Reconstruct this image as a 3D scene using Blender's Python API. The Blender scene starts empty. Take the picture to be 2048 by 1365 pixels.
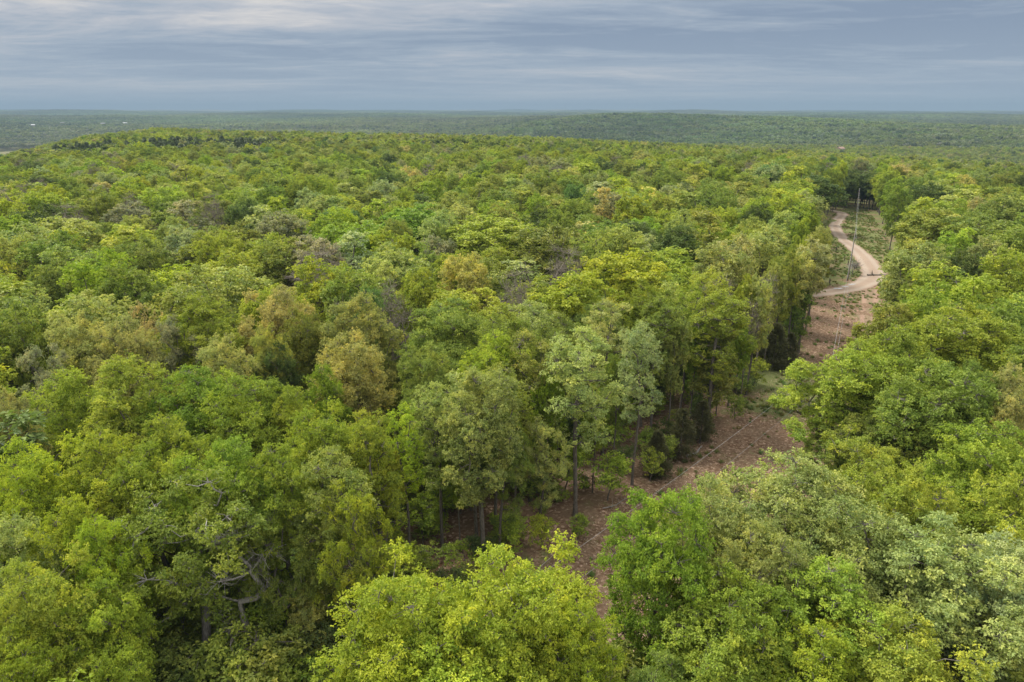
import bpy, math, random
import numpy as np
from mathutils import Vector

random.seed(7)
RNG = np.random.default_rng(7)
C = bpy.context.scene.collection
SC = bpy.context.scene

# ------------------------------------------------------------------ camera, sky, sun
CAM_Z = 36.0
PITCH = math.radians(18.79)
cd = bpy.data.cameras.new('camera'); cd.lens = 24.0; cd.sensor_width = 36.0
cd.clip_start = 0.5; cd.clip_end = 60000
cam = bpy.data.objects.new('camera', cd); C.objects.link(cam)
cam.location = (0, 0, CAM_Z)
cam.rotation_mode = 'XYZ'
cam.rotation_euler = (math.pi/2 - PITCH, 0, 0)
SC.camera = cam

SUN_EL, SUN_AZ = math.radians(55), math.radians(-50)      # azimuth from +Y towards +X
w = bpy.data.worlds.new('World'); SC.world = w; w.use_nodes = True
nt = w.node_tree; N = nt.nodes; L = nt.links
for n in list(N): N.remove(n)
out = N.new('ShaderNodeOutputWorld'); bg = N.new('ShaderNodeBackground'); L.new(bg.outputs[0], out.inputs[0])
sky = N.new('ShaderNodeTexSky'); sky.sky_type = 'NISHITA'; sky.sun_disc = False
sky.sun_elevation = SUN_EL; sky.sun_rotation = SUN_AZ; sky.dust_density = 2.0
def nmath(nt, op, a, b=None, c=None, clamp=False):
    n = nt.nodes.new('ShaderNodeMath'); n.operation = op; n.use_clamp = clamp
    for i, v in enumerate((a, b, c)):
        if v is None: continue
        if isinstance(v, (int, float)): n.inputs[i].default_value = v
        else: nt.links.new(v, n.inputs[i])
    return n.outputs[0]
def nmix(nt, fac, a, b, mode='MIX'):
    n = nt.nodes.new('ShaderNodeMix'); n.data_type = 'RGBA'; n.blend_type = mode
    for k, v in ((0, fac), (6, a), (7, b)):
        if isinstance(v, (int, float)): n.inputs[k].default_value = v
        elif isinstance(v, tuple): n.inputs[k].default_value = (v[0], v[1], v[2], 1)
        else: nt.links.new(v, n.inputs[k])
    return n.outputs[2]
def nramp(nt, fac, stops):
    n = nt.nodes.new('ShaderNodeValToRGB'); nt.links.new(fac, n.inputs[0])
    e = n.color_ramp.elements
    while len(e) < len(stops): e.new(0.5)
    for el, (p, c) in zip(e, stops):
        el.position = p; el.color = (c, c, c, 1) if isinstance(c, (int, float)) else (c[0], c[1], c[2], 1)
    return n.outputs[0]
def nnoise(nt, vec, scale, detail=4, rough=0.5, dist=0.0):
    n = nt.nodes.new('ShaderNodeTexNoise'); n.inputs['Scale'].default_value = scale
    n.inputs['Detail'].default_value = detail; n.inputs['Roughness'].default_value = rough
    n.inputs['Distortion'].default_value = dist
    if vec is not None: nt.links.new(vec, n.inputs['Vector'])
    return n.outputs['Fac']
tc = N.new('ShaderNodeTexCoord'); sep = N.new('ShaderNodeSeparateXYZ'); L.new(tc.outputs['Generated'], sep.inputs[0])
zc = nmath(nt, 'MAXIMUM', sep.outputs[2], 0.0)
# a cloud deck seen from below: the direction is projected on a high plane
zz = nmath(nt, 'ADD', zc, 0.05)
cx = nmath(nt, 'DIVIDE', sep.outputs[0], zz); cy = nmath(nt, 'DIVIDE', sep.outputs[1], zz)
comb = N.new('ShaderNodeCombineXYZ'); L.new(cx, comb.inputs[0]); L.new(cy, comb.inputs[1])
mp = N.new('ShaderNodeMapping'); L.new(comb.outputs[0], mp.inputs[0])
mp.inputs['Rotation'].default_value = (0, 0, math.radians(-14)); mp.inputs['Scale'].default_value = (0.75, 1.3, 1)
mp.inputs['Location'].default_value = (3.1, 1.7, 0)
broad = nnoise(nt, mp.outputs[0], 0.16, 3, 0.5, 0.3)
mid = nnoise(nt, mp.outputs[0], 0.5, 7, 0.62, 0.9)
fine = nnoise(nt, mp.outputs[0], 2.2, 8, 0.65, 1.2)
s = nmath(nt, 'ADD', nmath(nt, 'MULTIPLY', broad, 0.62), nmath(nt, 'MULTIPLY_ADD', mid, 0.42, -0.08))
s = nmath(nt, 'ADD', s, nmath(nt, 'MULTIPLY', fine, 0.16))
# the deck is thinner towards the upper left
left = nmath(nt, 'MULTIPLY', sep.outputs[0], -0.07)
s = nmath(nt, 'ADD', s, left)
band = nramp(nt, zc, [(0.0, 0.50), (0.03, 0.46), (0.055, 0.30), (0.085, 0.42), (0.115, 0.82), (0.14, 1.0)])
s = nmath(nt, 'ADD', s, nmath(nt, 'MULTIPLY_ADD', band, 0.17, -0.075))
cl = nramp(nt, s, [(0.43, (0.205, 0.265, 0.36)), (0.50, (0.28, 0.338, 0.42)), (0.565, (0.40, 0.425, 0.475)), (0.645, (0.61, 0.585, 0.565))])
# towards the horizon: even blue-grey air; overhead the overcast is brighter
hz = nramp(nt, zc, [(0.0, 1.0), (0.035, 0.6), (0.10, 0.0)])
c1 = nmix(nt, hz, cl, (0.30, 0.37, 0.455))
up = nramp(nt, zc, [(0.12, 0.0), (0.6, 1.0)])
c2 = nmix(nt, up, c1, (1.45, 1.42, 1.36))
skyl = nmix(nt, 0.97, nmix(nt, 1.0, sky.outputs[0], (0.1, 0.1, 0.1), 'MULTIPLY'), c2)
L.new(skyl, bg.inputs[0]); bg.inputs[1].default_value = 1.0

sd = bpy.data.lights.new('sun', 'SUN'); sd.energy = 5.0; sd.angle = math.radians(22); sd.color = (1, 0.95, 0.86)
so = bpy.data.objects.new('sun', sd); C.objects.link(so)
dv = Vector((math.sin(SUN_AZ)*math.cos(SUN_EL), math.cos(SUN_AZ)*math.cos(SUN_EL), math.sin(SUN_EL)))
so.rotation_euler = dv.to_track_quat('Z', 'Y').to_euler(); so.location = (0, 0, 200)
SC.view_settings.view_transform = 'Standard'; SC.view_settings.look = 'None'
SC.view_settings.exposure = 0.3; SC.view_settings.gamma = 1.0
SC.render.engine = 'CYCLES'
SC.cycles.use_denoising = True; SC.cycles.max_bounces = 6; SC.cycles.diffuse_bounces = 3; SC.cycles.glossy_bounces = 1
SC.cycles.transmission_bounces = 3; SC.cycles.volume_bounces = 0; SC.cycles.transparent_max_bounces = 4
SC.cycles.caustics_reflective = False; SC.cycles.caustics_refractive = False

# ------------------------------------------------------------------ helpers
def tag(o, label=None, cat=None, group=None, kind=None):
    if label: o['label'] = label
    if cat: o['category'] = cat
    if group: o['group'] = group
    if kind: o['kind'] = kind
    return o
def link(name, data, parent=None, loc=(0, 0, 0)):
    o = bpy.data.objects.new(name, data); C.objects.link(o); o.location = loc
    if parent: o.parent = parent
    return o
def mesh_np(name, V, F, mats, smooth=False, attrs=None, midx=None):
    """V (n,3), F: list of (m,k) int arrays"""
    me = bpy.data.meshes.new(name)
    V = np.asarray(V, np.float32)
    me.vertices.add(len(V)); me.vertices.foreach_set('co', V.ravel())
    F = [f for f in F if len(f)]
    li = np.concatenate([f.ravel() for f in F]).astype(np.int32)
    cnt = np.concatenate([np.full(len(f), f.shape[1]) for f in F])
    st = np.concatenate([[0], np.cumsum(cnt)[:-1]]).astype(np.int32)
    me.loops.add(len(li)); me.loops.foreach_set('vertex_index', li)
    me.polygons.add(len(st)); me.polygons.foreach_set('loop_start', st)
    me.update(calc_edges=True)
    if smooth is not False:
        sm = np.full(len(st), bool(smooth)) if isinstance(smooth, bool) else smooth
        me.polygons.foreach_set('use_smooth', sm)
    else:
        me.polygons.foreach_set('use_smooth', np.zeros(len(st), bool))
    for m in mats: me.materials.append(m)
    if midx is not None: me.polygons.foreach_set('material_index', midx.astype(np.int32))
    for an, av in (attrs or {}).items():
        a = me.attributes.new(an, 'FLOAT_COLOR', 'POINT')
        av4 = np.ones((len(V), 4), np.float32); av4[:, :3] = av
        a.data.foreach_set('color', av4.ravel())
    me.validate()
    return me

def tubes(paths, k=6):
    """paths: list of (pts (n,3), radii (n,)) -> V, F quads"""
    Vs, Fs, off = [], [], 0
    ang = np.arange(k)*2*math.pi/k
    for P, R in paths:
        P = np.asarray(P, float); R = np.asarray(R, float); n = len(P)
        T = np.gradient(P, axis=0); T /= (np.linalg.norm(T, axis=1)[:, None]+1e-9)
        ref = np.where(np.abs(T[:, 2:3]) > 0.9, np.array([[1., 0, 0]]), np.array([[0, 0, 1.]]))
        if np.abs(T[:, 2]).max() > 0.6: ref = np.tile([[1., 0.1, 0]], (n, 1))
        A = np.cross(T, ref); A /= (np.linalg.norm(A, axis=1)[:, None]+1e-9); B = np.cross(T, A)
        ring = P[:, None] + R[:, None, None]*(np.cos(ang)[None, :, None]*A[:, None]+np.sin(ang)[None, :, None]*B[:, None])
        Vs.append(ring.reshape(-1, 3))
        i = np.arange(n-1)[:, None]*k; j = np.arange(k)[None, :]; j2 = (j+1) % k
        Fs.append(np.stack([off+i+j, off+i+j2, off+i+k+j2, off+i+k+j], -1).reshape(-1, 4))
        off += n*k
    return np.concatenate(Vs), np.concatenate(Fs)

def box(cx, cy, cz, sx, sy, sz):
    v = np.array([[x, y, z] for z in (-.5, .5) for y in (-.5, .5) for x in (-.5, .5)])*[sx, sy, sz]+[cx, cy, cz]
    f = np.array([[0, 2, 3, 1], [4, 5, 7, 6], [0, 1, 5, 4], [2, 6, 7, 3], [0, 4, 6, 2], [1, 3, 7, 5]])
    return v, f
def merge(parts):
    V, F, off = [], [], 0
    for v, f in parts:
        V.append(v); F.append(f+off); off += len(v)
    return np.concatenate(V), F

# ------------------------------------------------------------------ materials
def new_mat(name):
    m = bpy.data.materials.new(name); m.use_nodes = True
    nt = m.node_tree; b = nt.nodes['Principled BSDF']; return m, nt, b
def foliage_mat():
    m, nt, b = new_mat('foliage'); N = nt.nodes; L = nt.links
    at = N.new('ShaderNodeAttribute'); at.attribute_type = 'INSTANCER'; at.attribute_name = 'tint'
    lv = N.new('ShaderNodeAttribute'); lv.attribute_name = 'lv'
    c = nmix(nt, 1.0, at.outputs['Color'], lv.outputs['Color'], 'MULTIPLY')
    L.new(c, b.inputs['Base Color']); b.inputs['Roughness'].default_value = 0.5
    b.inputs['Specular IOR Level'].default_value = 0.22
    tr = N.new('ShaderNodeBsdfTranslucent')
    L.new(nmix(nt, 1.0, c, (1.1, 1.2, 0.6), 'MULTIPLY'), tr.inputs[0])
    mx = N.new('ShaderNodeMixShader'); mx.inputs[0].default_value = 0.36
    L.new(b.outputs[0], mx.inputs[1]); L.new(tr.outputs[0], mx.inputs[2]); L.new(mx.outputs[0], N['Material Output'].inputs[0])
    return m
def bark_mat(name, dark, light):
    m, nt, b = new_mat(name)
    tc = nt.nodes.new('ShaderNodeTexCoord'); mp = nt.nodes.new('ShaderNodeMapping')
    nt.links.new(tc.outputs['Object'], mp.inputs[0]); mp.inputs['Scale'].default_value = (5, 5, 1.2)
    n = nnoise(nt, mp.outputs[0], 2.5, 6, 0.7)
    nt.links.new(nramp(nt, n, [(0.35, dark), (0.68, light)]), b.inputs['Base Color'])
    b.inputs['Roughness'].default_value = 0.95; b.inputs['Specular IOR Level'].default_value = 0.1
    return m
FOL = foliage_mat()
BARK = bark_mat('bark', (0.075, 0.064, 0.055), (0.23, 0.21, 0.19))
PALEBARK = bark_mat('weathered_wood', (0.16, 0.145, 0.135), (0.42, 0.40, 0.38))
GREYBARK = bark_mat('grey_twigs', (0.13, 0.11, 0.09), (0.30, 0.265, 0.23))
def plain(name, col, rough=0.8, metal=0.0):
    m, nt, b = new_mat(name)
    n = nnoise(nt, None, 9.0, 4, 0.6)
    c = nmix(nt, n, tuple(v*0.75 for v in col), tuple(min(1, v*1.2) for v in col))
    nt.links.new(c, b.inputs['Base Color']); b.inputs['Roughness'].default_value = rough; b.inputs['Metallic'].default_value = metal
    return m

# ------------------------------------------------------------------ terrain
XP = np.array([-300, 0, 200, 350, 500, 700, 1000, 1300, 1600, 2048, 2400.])
AZ = np.arctan((XP-1024)/1365)
RE = np.array([650, 700, 850, 900, 800, 700, 650, 600, 560, 500, 480.])
ZE = np.array([-27, -23, -8.5, -2.0, -3.5, -3.5, -5.5, -10, -14.5, -16, -17.])
ZV = np.array([-72, -74, -74, -72, -70, -66, -54, -44, -44, -48, -50.])
def sstep(x): x = np.clip(x, 0, 1); return x*x*(3-2*x)
LAKE_Z = -70.0
def terrain(x, y):
    x = np.asarray(x, float); y = np.asarray(y, float)
    r = np.hypot(x, y); az = np.arctan2(x, np.maximum(y, 1e-3)); az = np.clip(az, -0.9, 0.9)
    re = np.interp(az, AZ, RE); ze = np.interp(az, AZ, ZE); zv = np.interp(az, AZ, ZV)
    t = np.clip((r-180)/(re-180), 0, 1)
    z = ze*t**1.8
    z = z + (zv-ze)*sstep((r-re)/620.)
    # rolling country behind the valley
    far = sstep((r-1500)/2600.)
    hills = (13*np.sin(x/620+1.3+np.sin(y/900))*np.cos(y/540+0.4+np.sin(x/1100)) + 8*np.sin(x/300+y/410+2)*np.cos(x/510-y/330)
             + 4*np.sin(x/150+1)*np.cos(y/170+x/260))
    rightness = sstep((az+0.05)/0.35)
    ridge = 36*np.exp(-((r-2300-250*np.sin(az*7))/420.)**2)*sstep((az+0.1)/0.25)*(1-0.55*sstep((az-0.35)/0.25))
    base_far = -22 + 8*(1-rightness)*sstep((r-5200)/2500.) + 6*np.sin(az*9+0.5)*sstep((r-5000)/2000)
    z = z*(1-far) + far*(base_far + 0) + hills*sstep((r-re-150)/900.)*0.8 + ridge + 15*np.sin(x/830+2+np.sin(y/1900))*np.sin(y/2300+x/3100+1)*sstep((r-4500)/2500.)+7*np.sin(x/310+y/900)*sstep((r-5500)/2500.)
    # lake basins in the valley on the left
    def basin(cx, cy, a, b, th):
        dx, dy = x-cx, y-cy
        u = (dx*math.cos(th)+dy*math.sin(th))/a; v = (-dx*math.sin(th)+dy*math.cos(th))/b
        return sstep(1.6-np.hypot(u, v))
    k = basin(-1400, 1530, 175, 380, 0.73); z = z*(1-k)+k*(LAKE_Z-6)
    k = basin(-800, 2620, 420, 110, 0.1); z = z*(1-k)+k*(LAKE_Z-6)
    near = 0.35*np.sin(x/17+1)*np.cos(y/23)+0.2*np.sin(x/7+y/9)
    return z + near*sstep((r-20)/60)

def in_lake(x, y): return terrain(x, y) < LAKE_Z+1.5
nr, na = 210, 260
rr = np.concatenate([[0.0], np.geomspace(3, 26000, nr)])
aa = np.linspace(-math.pi, math.pi, na+1)[:-1]
# finer in front of the camera
aa = aa - 0.55*np.sin(aa)
R_, A_ = np.meshgrid(rr, aa, indexing='ij')
X_, Y_ = R_*np.sin(A_), R_*np.cos(A_)
Z_ = terrain(X_, Y_)
V = np.stack([X_, Y_, Z_], -1).reshape(-1, 3)
i = np.arange(nr)[:, None]*na; j = np.arange(na)[None, :]; j2 = (j+1) % na
F = np.stack([i+j, i+na+j, i+na+j2, i+j2], -1).reshape(-1, 4)
def ground_mat():
    m, nt, b = new_mat('forest_floor'); N = nt.nodes; L = nt.links
    ge = N.new('ShaderNodeNewGeometry'); P = ge.outputs['Position']
    vo = N.new('ShaderNodeTexVoronoi'); vo.inputs['Scale'].default_value = 4.5; L.new(P, vo.inputs['Vector'])
    sp = N.new('ShaderNodeSeparateColor'); L.new(vo.outputs['Color'], sp.inputs[0])
    leafc = nramp(nt, sp.outputs[0], [(0.0, (0.12, 0.066, 0.04)), (0.45, (0.165, 0.107, 0.07)), (0.8, (0.235, 0.158, 0.105)), (1.0, (0.44, 0.31, 0.23))])
    n1 = nnoise(nt, P, 0.35, 5, 0.65)
    soil = nmix(nt, nramp(nt, n1, [(0.4, 0.0), (0.62, 0.7)]), leafc, (0.17, 0.12, 0.08))
    n2 = nnoise(nt, P, 0.16, 6, 0.7)
    sx = N.new('ShaderNodeSeparateXYZ'); L.new(P, sx.inputs[0])
    # more grass beyond the gravel road and in a low wet spot
    g = nmath(nt, 'MULTIPLY_ADD', sx.outputs[1], 1/26., -128/26., clamp=True)
    def spot(cx, cy, r):
        vd = N.new('ShaderNodeVectorMath'); vd.operation = 'DISTANCE'; L.new(P, vd.inputs[0]); vd.inputs[1].default_value = (cx, cy, 0)
        return nmath(nt, 'SUBTRACT', 1.0, nmath(nt, 'DIVIDE', vd.outputs['Value'], r), clamp=True)
    g = nmath(nt, 'ADD', nmath(nt, 'MULTIPLY', g, 0.19), nmath(nt, 'MULTIPLY', spot(37, 87, 15), 0.42))
    gm = nramp(nt, nmath(nt, 'ADD', nmath(nt, 'MULTIPLY_ADD', nnoise(nt, P, 1.3, 5, 0.75), 0.5, -0.25), nmath(nt, 'ADD', n2, g)), [(0.56, 0.0), (0.72, 0.85)])
    n3 = nnoise(nt, P, 3.0, 4, 0.7)
    grass = nmix(nt, n3, (0.07, 0.10, 0.03), (0.17, 0.20, 0.07))
    c = nmix(nt, gm, soil, grass)
    L.new(c, b.inputs['Base Color']); b.inputs['Roughness'].default_value = 1.0; b.inputs['Specular IOR Level'].default_value = 0.05
    bp = N.new('ShaderNodeBump'); bp.inputs['Distance'].default_value = 0.08; bp.inputs['Strength'].default_value = 0.6
    L.new(sp.outputs[1], bp.inputs['Height']); L.new(bp.outputs[0], b.inputs['Normal'])
    return m
GM = ground_mat()
tag(link('ground', mesh_np('ground', V, [F], [GM], True)), kind='structure')

# water of the lake, cut by the basins of the ground
m, nt_, b = new_mat('lake_water'); b.inputs['Base Color'].default_value = (0.10, 0.13, 0.15, 1); b.inputs['Roughness'].default_value = 0.12
v, f = box(-1200, 2300, LAKE_Z-0.5, 3200, 2600, 1.0)
tag(link('water', mesh_np('water', v, [f[1:2]], [m])), kind='structure')

# ------------------------------------------------------------------ roads in the clearing
def ground_at(px, py):
    u, v_ = (px-1024)/1365., (py-682.5)/1365.
    d = math.sin(PITCH)+v_*math.cos(PITCH); f_ = math.cos(PITCH)-v_*math.sin(PITCH)
    t = CAM_Z/d
    return np.array([u*t, f_*t])
def spline(P, n=10):
    P = np.asarray(P, float); Q = np.vstack([2*P[0]-P[1], P, 2*P[-1]-P[-2]]); o = []
    for k in range(1, len(Q)-2):
        p0, p1, p2, p3 = Q[k-1], Q[k], Q[k+1], Q[k+2]
        for t in np.linspace(0, 1, n, endpoint=False):
            o.append(0.5*((2*p1)+(-p0+p2)*t+(2*p0-5*p1+4*p2-p3)*t*t+(-p0+3*p1-3*p2+p3)*t**3))
    o.append(P[-1]); return np.array(o)
def ribbon(name, P, W, mat, lift, cols=7, crown=0.0):
    P = spline(P); W = np.interp(np.linspace(0, 1, len(P)), np.linspace(0, 1, len(W)), W)
    T = np.gradient(P, axis=0); T /= np.linalg.norm(T, axis=1)[:, None]; Nn = np.stack([T[:, 1], -T[:, 0]], 1)
    s = np.linspace(-1, 1, cols)
    jit = 0.16*np.sin(np.arange(len(P))*1.7)+0.1*np.sin(np.arange(len(P))*0.63+1)
    XY = P[:, None]+Nn[:, None]*(s[None, :, None]*(W[:, None, None]/2+jit[:, None, None]*np.abs(s)[None, :, None]))
    z = terrain(XY[..., 0], XY[..., 1])+lift+crown*(1-s**2)[None]
    V = np.concatenate([XY, z[..., None]], -1).reshape(-1, 3)
    n = len(P); i = np.arange(n-1)[:, None]*cols; j = np.arange(cols-1)[None]
    F = np.stack([i+j, i+j+1, i+cols+j+1, i+cols+j], -1).reshape(-1, 4)
    rut = np.tile(np.repeat(s[None], 1, 0), (n, 1)).ravel()
    col = np.stack([np.abs(rut)]*3, 1)
    me = mesh_np(name, V, [F], [mat], True, {'across': col})
    return tag(link(name, me), kind='structure')
def road_mat(name, a, bcol, edge, ruts):
    m, nt, b = new_mat(name); N = nt.nodes; L = nt.links
    ge = N.new('ShaderNodeNewGeometry'); P = ge.outputs['Position']
    n1 = nnoise(nt, P, 0.5, 6, 0.7); n2 = nnoise(nt, P, 6.0, 4, 0.7)
    at = N.new('ShaderNodeAttribute'); at.attribute_name = 'across'
    c = nmix(nt, n1, a, bcol)
    c = nmix(nt, nmath(nt, 'MULTIPLY', n2, 0.45), c, tuple(v*0.55 for v in a))
    rt = nramp(nt, at.outputs['Fac'], [(0.0, 0.55), (0.22, 0.5), (0.45, 0.0), (0.68, 0.0), (0.85, 0.6), (1.0, 1.0)])
    c = nmix(nt, nmath(nt, 'MULTIPLY', rt, ruts), c, edge)
    L.new(c, b.inputs['Base Color']); b.inputs['Roughness'].default_value = 0.95; b.inputs['Specular IOR Level'].default_value = 0.1
    return m
RM = road_mat('gravel', (0.30, 0.245, 0.20), (0.40, 0.32, 0.255), (0.22, 0.145, 0.10), 0.75)
TM = road_mat('dirt_track', (0.27, 0.18, 0.135), (0.34, 0.23, 0.17), (0.13, 0.12, 0.06), 0.9)
rp = [ground_at(*p) for p in ((1480, 592), (1560, 588), (1628, 584), (1700, 576), (1738, 562), (1748, 545), (1733, 522), (1706, 494), (1681, 468), (1671, 449),
                              (1678, 432), (1686, 423), (1680, 416), (1655, 410))]
ribbon('gravel_road', rp, [4.4, 4.4, 4.4, 4.6, 5.6, 5.8, 4.6, 4.0, 3.8, 3.8, 3.8, 3.8, 3.8, 3.8], RM, 0.03, 9, 0.05)
tp = [ground_at(*p) for p in ((1741, 578), (1738, 620), (1730, 680), (1716, 760), (1700, 850))]
ribbon('dirt_track', tp, [4.2, 3.4, 3.2, 3.0, 2.8], TM, 0.02, 9)

CL = np.array([(-6, 38), (3, 50), (12, 60), (23, 72), (45, 100), (58, 135), (68, 157), (92, 210), (106, 232), (127, 268)], float)
CR = np.array([(12, 34), (25, 50), (38, 66), (55, 92), (71, 120), (89, 151), (102, 182), (112, 202), (142, 275)], float)
POLY = np.vstack([CL, CR[::-1]])
def seg_dist(p, poly):
    a = poly; b = np.roll(poly, -1, 0); d = b-a
    t = np.clip(((p-a)*d).sum(1)/((d*d).sum(1)), 0, 1)
    return np.linalg.norm(a+d*t[:, None]-p, axis=1).min()
def inside(p, poly):
    x, y = p; a = poly; b = np.roll(poly, -1, 0); c = False
    for (x0, y0), (x1, y1) in zip(a, b):
        if (y0 > y) != (y1 > y) and x < (x1-x0)*(y-y0)/(y1-y0)+x0: c = not c
    return c

# ------------------------------------------------------------------ growing trees
def grow(seed, H=18., R=5., cb=7., n_lobes=36, lobe_r=1.7, n_leaf=30000, leaf=0.24, low=0.15, bare=False, twig=7, droop=0.45, narrow=False, gaps=0.0, trunk_r=0.26, k=7, lean=0.0):
    """returns (trunk V,F), (crown V,F,lv).  A forked trunk, limbs to every lobe, leaves in whorls on the shell of each lobe."""
    g = np.random.default_rng(seed)
    zc = cb+(H-cb)*0.42; az_ = H-zc; bz_ = zc-cb
    lobes = []; tries = 0
    while len(lobes) < n_lobes and tries < 6000:
        tries += 1
        ct = g.uniform(-1, 1) if g.random() < 0.35+low else g.uniform(0.0, 1)
        ph = g.uniform(0, 2*math.pi); st = math.sqrt(max(0, 1-ct*ct))
        wob = 1+0.17*math.sin(2*ph+seed)+0.13*math.sin(3*ph+seed*2.1)+0.08*math.sin(5*ph+seed*.7+ct*3)
        q = g.uniform(0.70, 1.06) if g.random() < 0.75 else g.uniform(0.2, 0.7)
        sh = q
        rad = R-lobe_r*0.8
        p = np.array([rad*wob*sh*st*math.cos(ph), rad*wob*sh*st*math.sin(ph), zc+(az_-lobe_r*0.6 if ct > 0 else bz_)*sh*ct])
        if gaps and math.sin(ph*3+seed)+math.sin(ph*2-ct*4) > 1.6-gaps: continue
        if all(np.linalg.norm((p-o)*[1, 1, 1.25]) > lobe_r*(1.05 if tries < 2500 else 0.75) for o in lobes): lobes.append(p)
    lobes = np.array(lobes)
    lr = lobe_r*g.uniform(0.55, 1.3, len(lobes))
    # skeleton
    nodes = [np.array([0., 0, 0])]; par = [-1]
    tz = cb+(H-cb)*(0.62 if narrow else 0.34); nseg = 9
    for s_ in range(1, nseg+1):
        f = s_/nseg
        nodes.append(np.array([0.5*math.sin(f*5+seed)*f+lean*f*f, 0.5*math.sin(f*4+seed*1.7)*f, tz*f])); par.append(len(nodes)-2)
    first_ok = 5
    order = np.argsort(np.linalg.norm(lobes-nodes[-1], axis=1))
    tip = {}
    for li in order:
        p = lobes[li]
        best, bi = 1e9, 0
        for ni in range(first_ok, len(nodes)):
            q = nodes[ni]; d = p-q; L_ = np.linalg.norm(d)+1e-6
            c_ = L_ + max(0, -d[2])*1.6 + 0.25*abs(ni < nseg)*0 + (1.5 if q[2] > p[2]+0.3 else 0)
            if c_ < best: best, bi = c_, ni
        q = nodes[bi]; L_ = np.linalg.norm(p-q); ns = max(2, int(L_/0.9)); prev = bi
        side = g.normal(0, 1, 3)*0.10*L_
        for s_ in range(1, ns+1):
            f = s_/ns
            pt = q*(1-f)+p*f + side*math.sin(f*math.pi) + np.array([0, 0, -0.10*L_*math.sin(f*math.pi)]) + g.normal(0, 0.05, 3)
            nodes.append(pt); par.append(prev); prev = len(nodes)-1
        tip[li] = prev
    nodes = np.array(nodes); par = np.array(par); n = len(nodes)
    cnt = np.zeros(n)
    for t in tip.values(): cnt[t] += 1
    for a in range(n-1, 0, -1): cnt[par[a]] += cnt[a]
    rad = trunk_r*np.sqrt(np.maximum(cnt, 0.6)/max(cnt[0], 1))**1.05
    rad[:nseg+1] = np.maximum(rad[:nseg+1], trunk_r*np.linspace(1.0, 0.62, nseg+1)); rad[0] *= 1.45
    # polylines
    child = {}
    for a in range(1, n): child.setdefault(par[a], []).append(a)
    paths = []
    stack = [0]; done = set()
    while stack:
        a = stack.pop(); ch = child.get(a, [])
        for c0 in ch:
            if c0 in done: continue
            pl = [a, c0]; done.add(c0); cur = c0
            while child.get(cur):
                nx = max(child[cur], key=lambda q: rad[q]); 
                if nx in done: break
                pl.append(nx); done.add(nx); cur = nx
            P = nodes[pl]; Rr = rad[pl].copy(); Rr[0] = min(Rr[0], Rr[1]*1.15) if a != 0 else Rr[0]; Rr[-1] *= 0.5
            if len(P) > 2: paths.append((P, np.maximum(Rr, 0.02)))
            else: paths.append((np.vstack([P[0], (P[0]+P[1])/2, P[1]]), np.array([Rr[0], Rr[-1], Rr[-1]])))
            stack.extend(pl[1:])
    subs, sl = [], []
    nsub = 11
    for li, p in enumerate(lobes):
        out_ = p-np.array([0, 0, zc-1.0]); out_ /= np.linalg.norm(out_)+1e-6
        for q in range(nsub):
            while True:
                d = g.normal(0, 1, 3); d /= np.linalg.norm(d)
                if d @ out_ > -0.35 and d[2] > -0.5: break
            e = p + d*lr[li]*np.array([1, 1, 0.72])*g.uniform(0.62, 1.0); subs.append(e); sl.append(li)
    subs = np.array(subs); sl = np.array(sl)
    if twig:
        pick = g.random(len(subs)) < (1.0 if bare else twig/nsub)
        for e, li in zip(subs[pick], sl[pick]):
            a = nodes[tip[li]]; m_ = (a+e)/2+g.normal(0, 0.12, 3)
            paths.append((np.array([a, m_, e]), np.array([0.026, 0.018, 0.008])))
            if bare:
                for q in range(4):
                    d = (e-a); d = d/np.linalg.norm(d)+g.normal(0, 0.55, 3); d[2] += 0.25
                    s0 = m_*0.4+e*0.6 if q % 2 else e
                    paths.append((np.array([s0, s0+d*0.35, s0+d*0.8+g.normal(0, 0.08, 3)]), np.array([0.02, 0.015, 0.008])))
    TV, TF = tubes(paths, k)
    if bare or n_leaf == 0: return (TV, TF), None
    # leaves in whorls
    per = 7; nw = n_leaf//per
    si = g.integers(0, len(subs), nw)
    spread = lobe_r*0.28
    wc = subs[si] + g.normal(0, 1, (nw, 3))*spread*np.array([0.8, 0.8, 0.6])
    lc = lobes[sl[si]]
    outw = wc-lc; outw /= np.linalg.norm(outw, axis=1)[:, None]+1e-6
    outw[:, 2] += 0.55; outw /= np.linalg.norm(outw, axis=1)[:, None]
    wi = np.repeat(np.arange(nw), per); m_ = len(wi)
    ph = g.uniform(0, 2*math.pi, m_)
    d = np.stack([np.cos(ph), np.sin(ph), g.uniform(-1.0, 0.35, m_)*droop*2], 1)
    d += outw[wi]*0.5; d /= np.linalg.norm(d, axis=1)[:, None]
    Lf = leaf*g.uniform(0.65, 1.3, m_)
    base = wc[wi]+d*0.04+g.normal(0, leaf*0.14, (m_, 3))
    nrm = outw[wi]*1.0+g.normal(0, 0.45, (m_, 3)); nrm -= (nrm*d).sum(1)[:, None]*d; nrm /= np.linalg.norm(nrm, axis=1)[:, None]+1e-6
    s_ = np.cross(d, nrm)
    W = Lf*0.52
    mid_ = base+d*(Lf*0.5)[:, None]
    V0 = base; V2 = base+d*Lf[:, None]-np.array([0, 0, 1])*(Lf*0.18)[:, None]
    up_ = nrm*(Lf*0.09)[:, None]
    V1 = mid_+s_*(W/2)[:, None]+up_; V3 = mid_-s_*(W/2)[:, None]+up_
    V = np.stack([V0, V1, V2, V3], 1).reshape(-1, 3)
    F = np.arange(m_*4).reshape(-1, 4)
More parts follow.
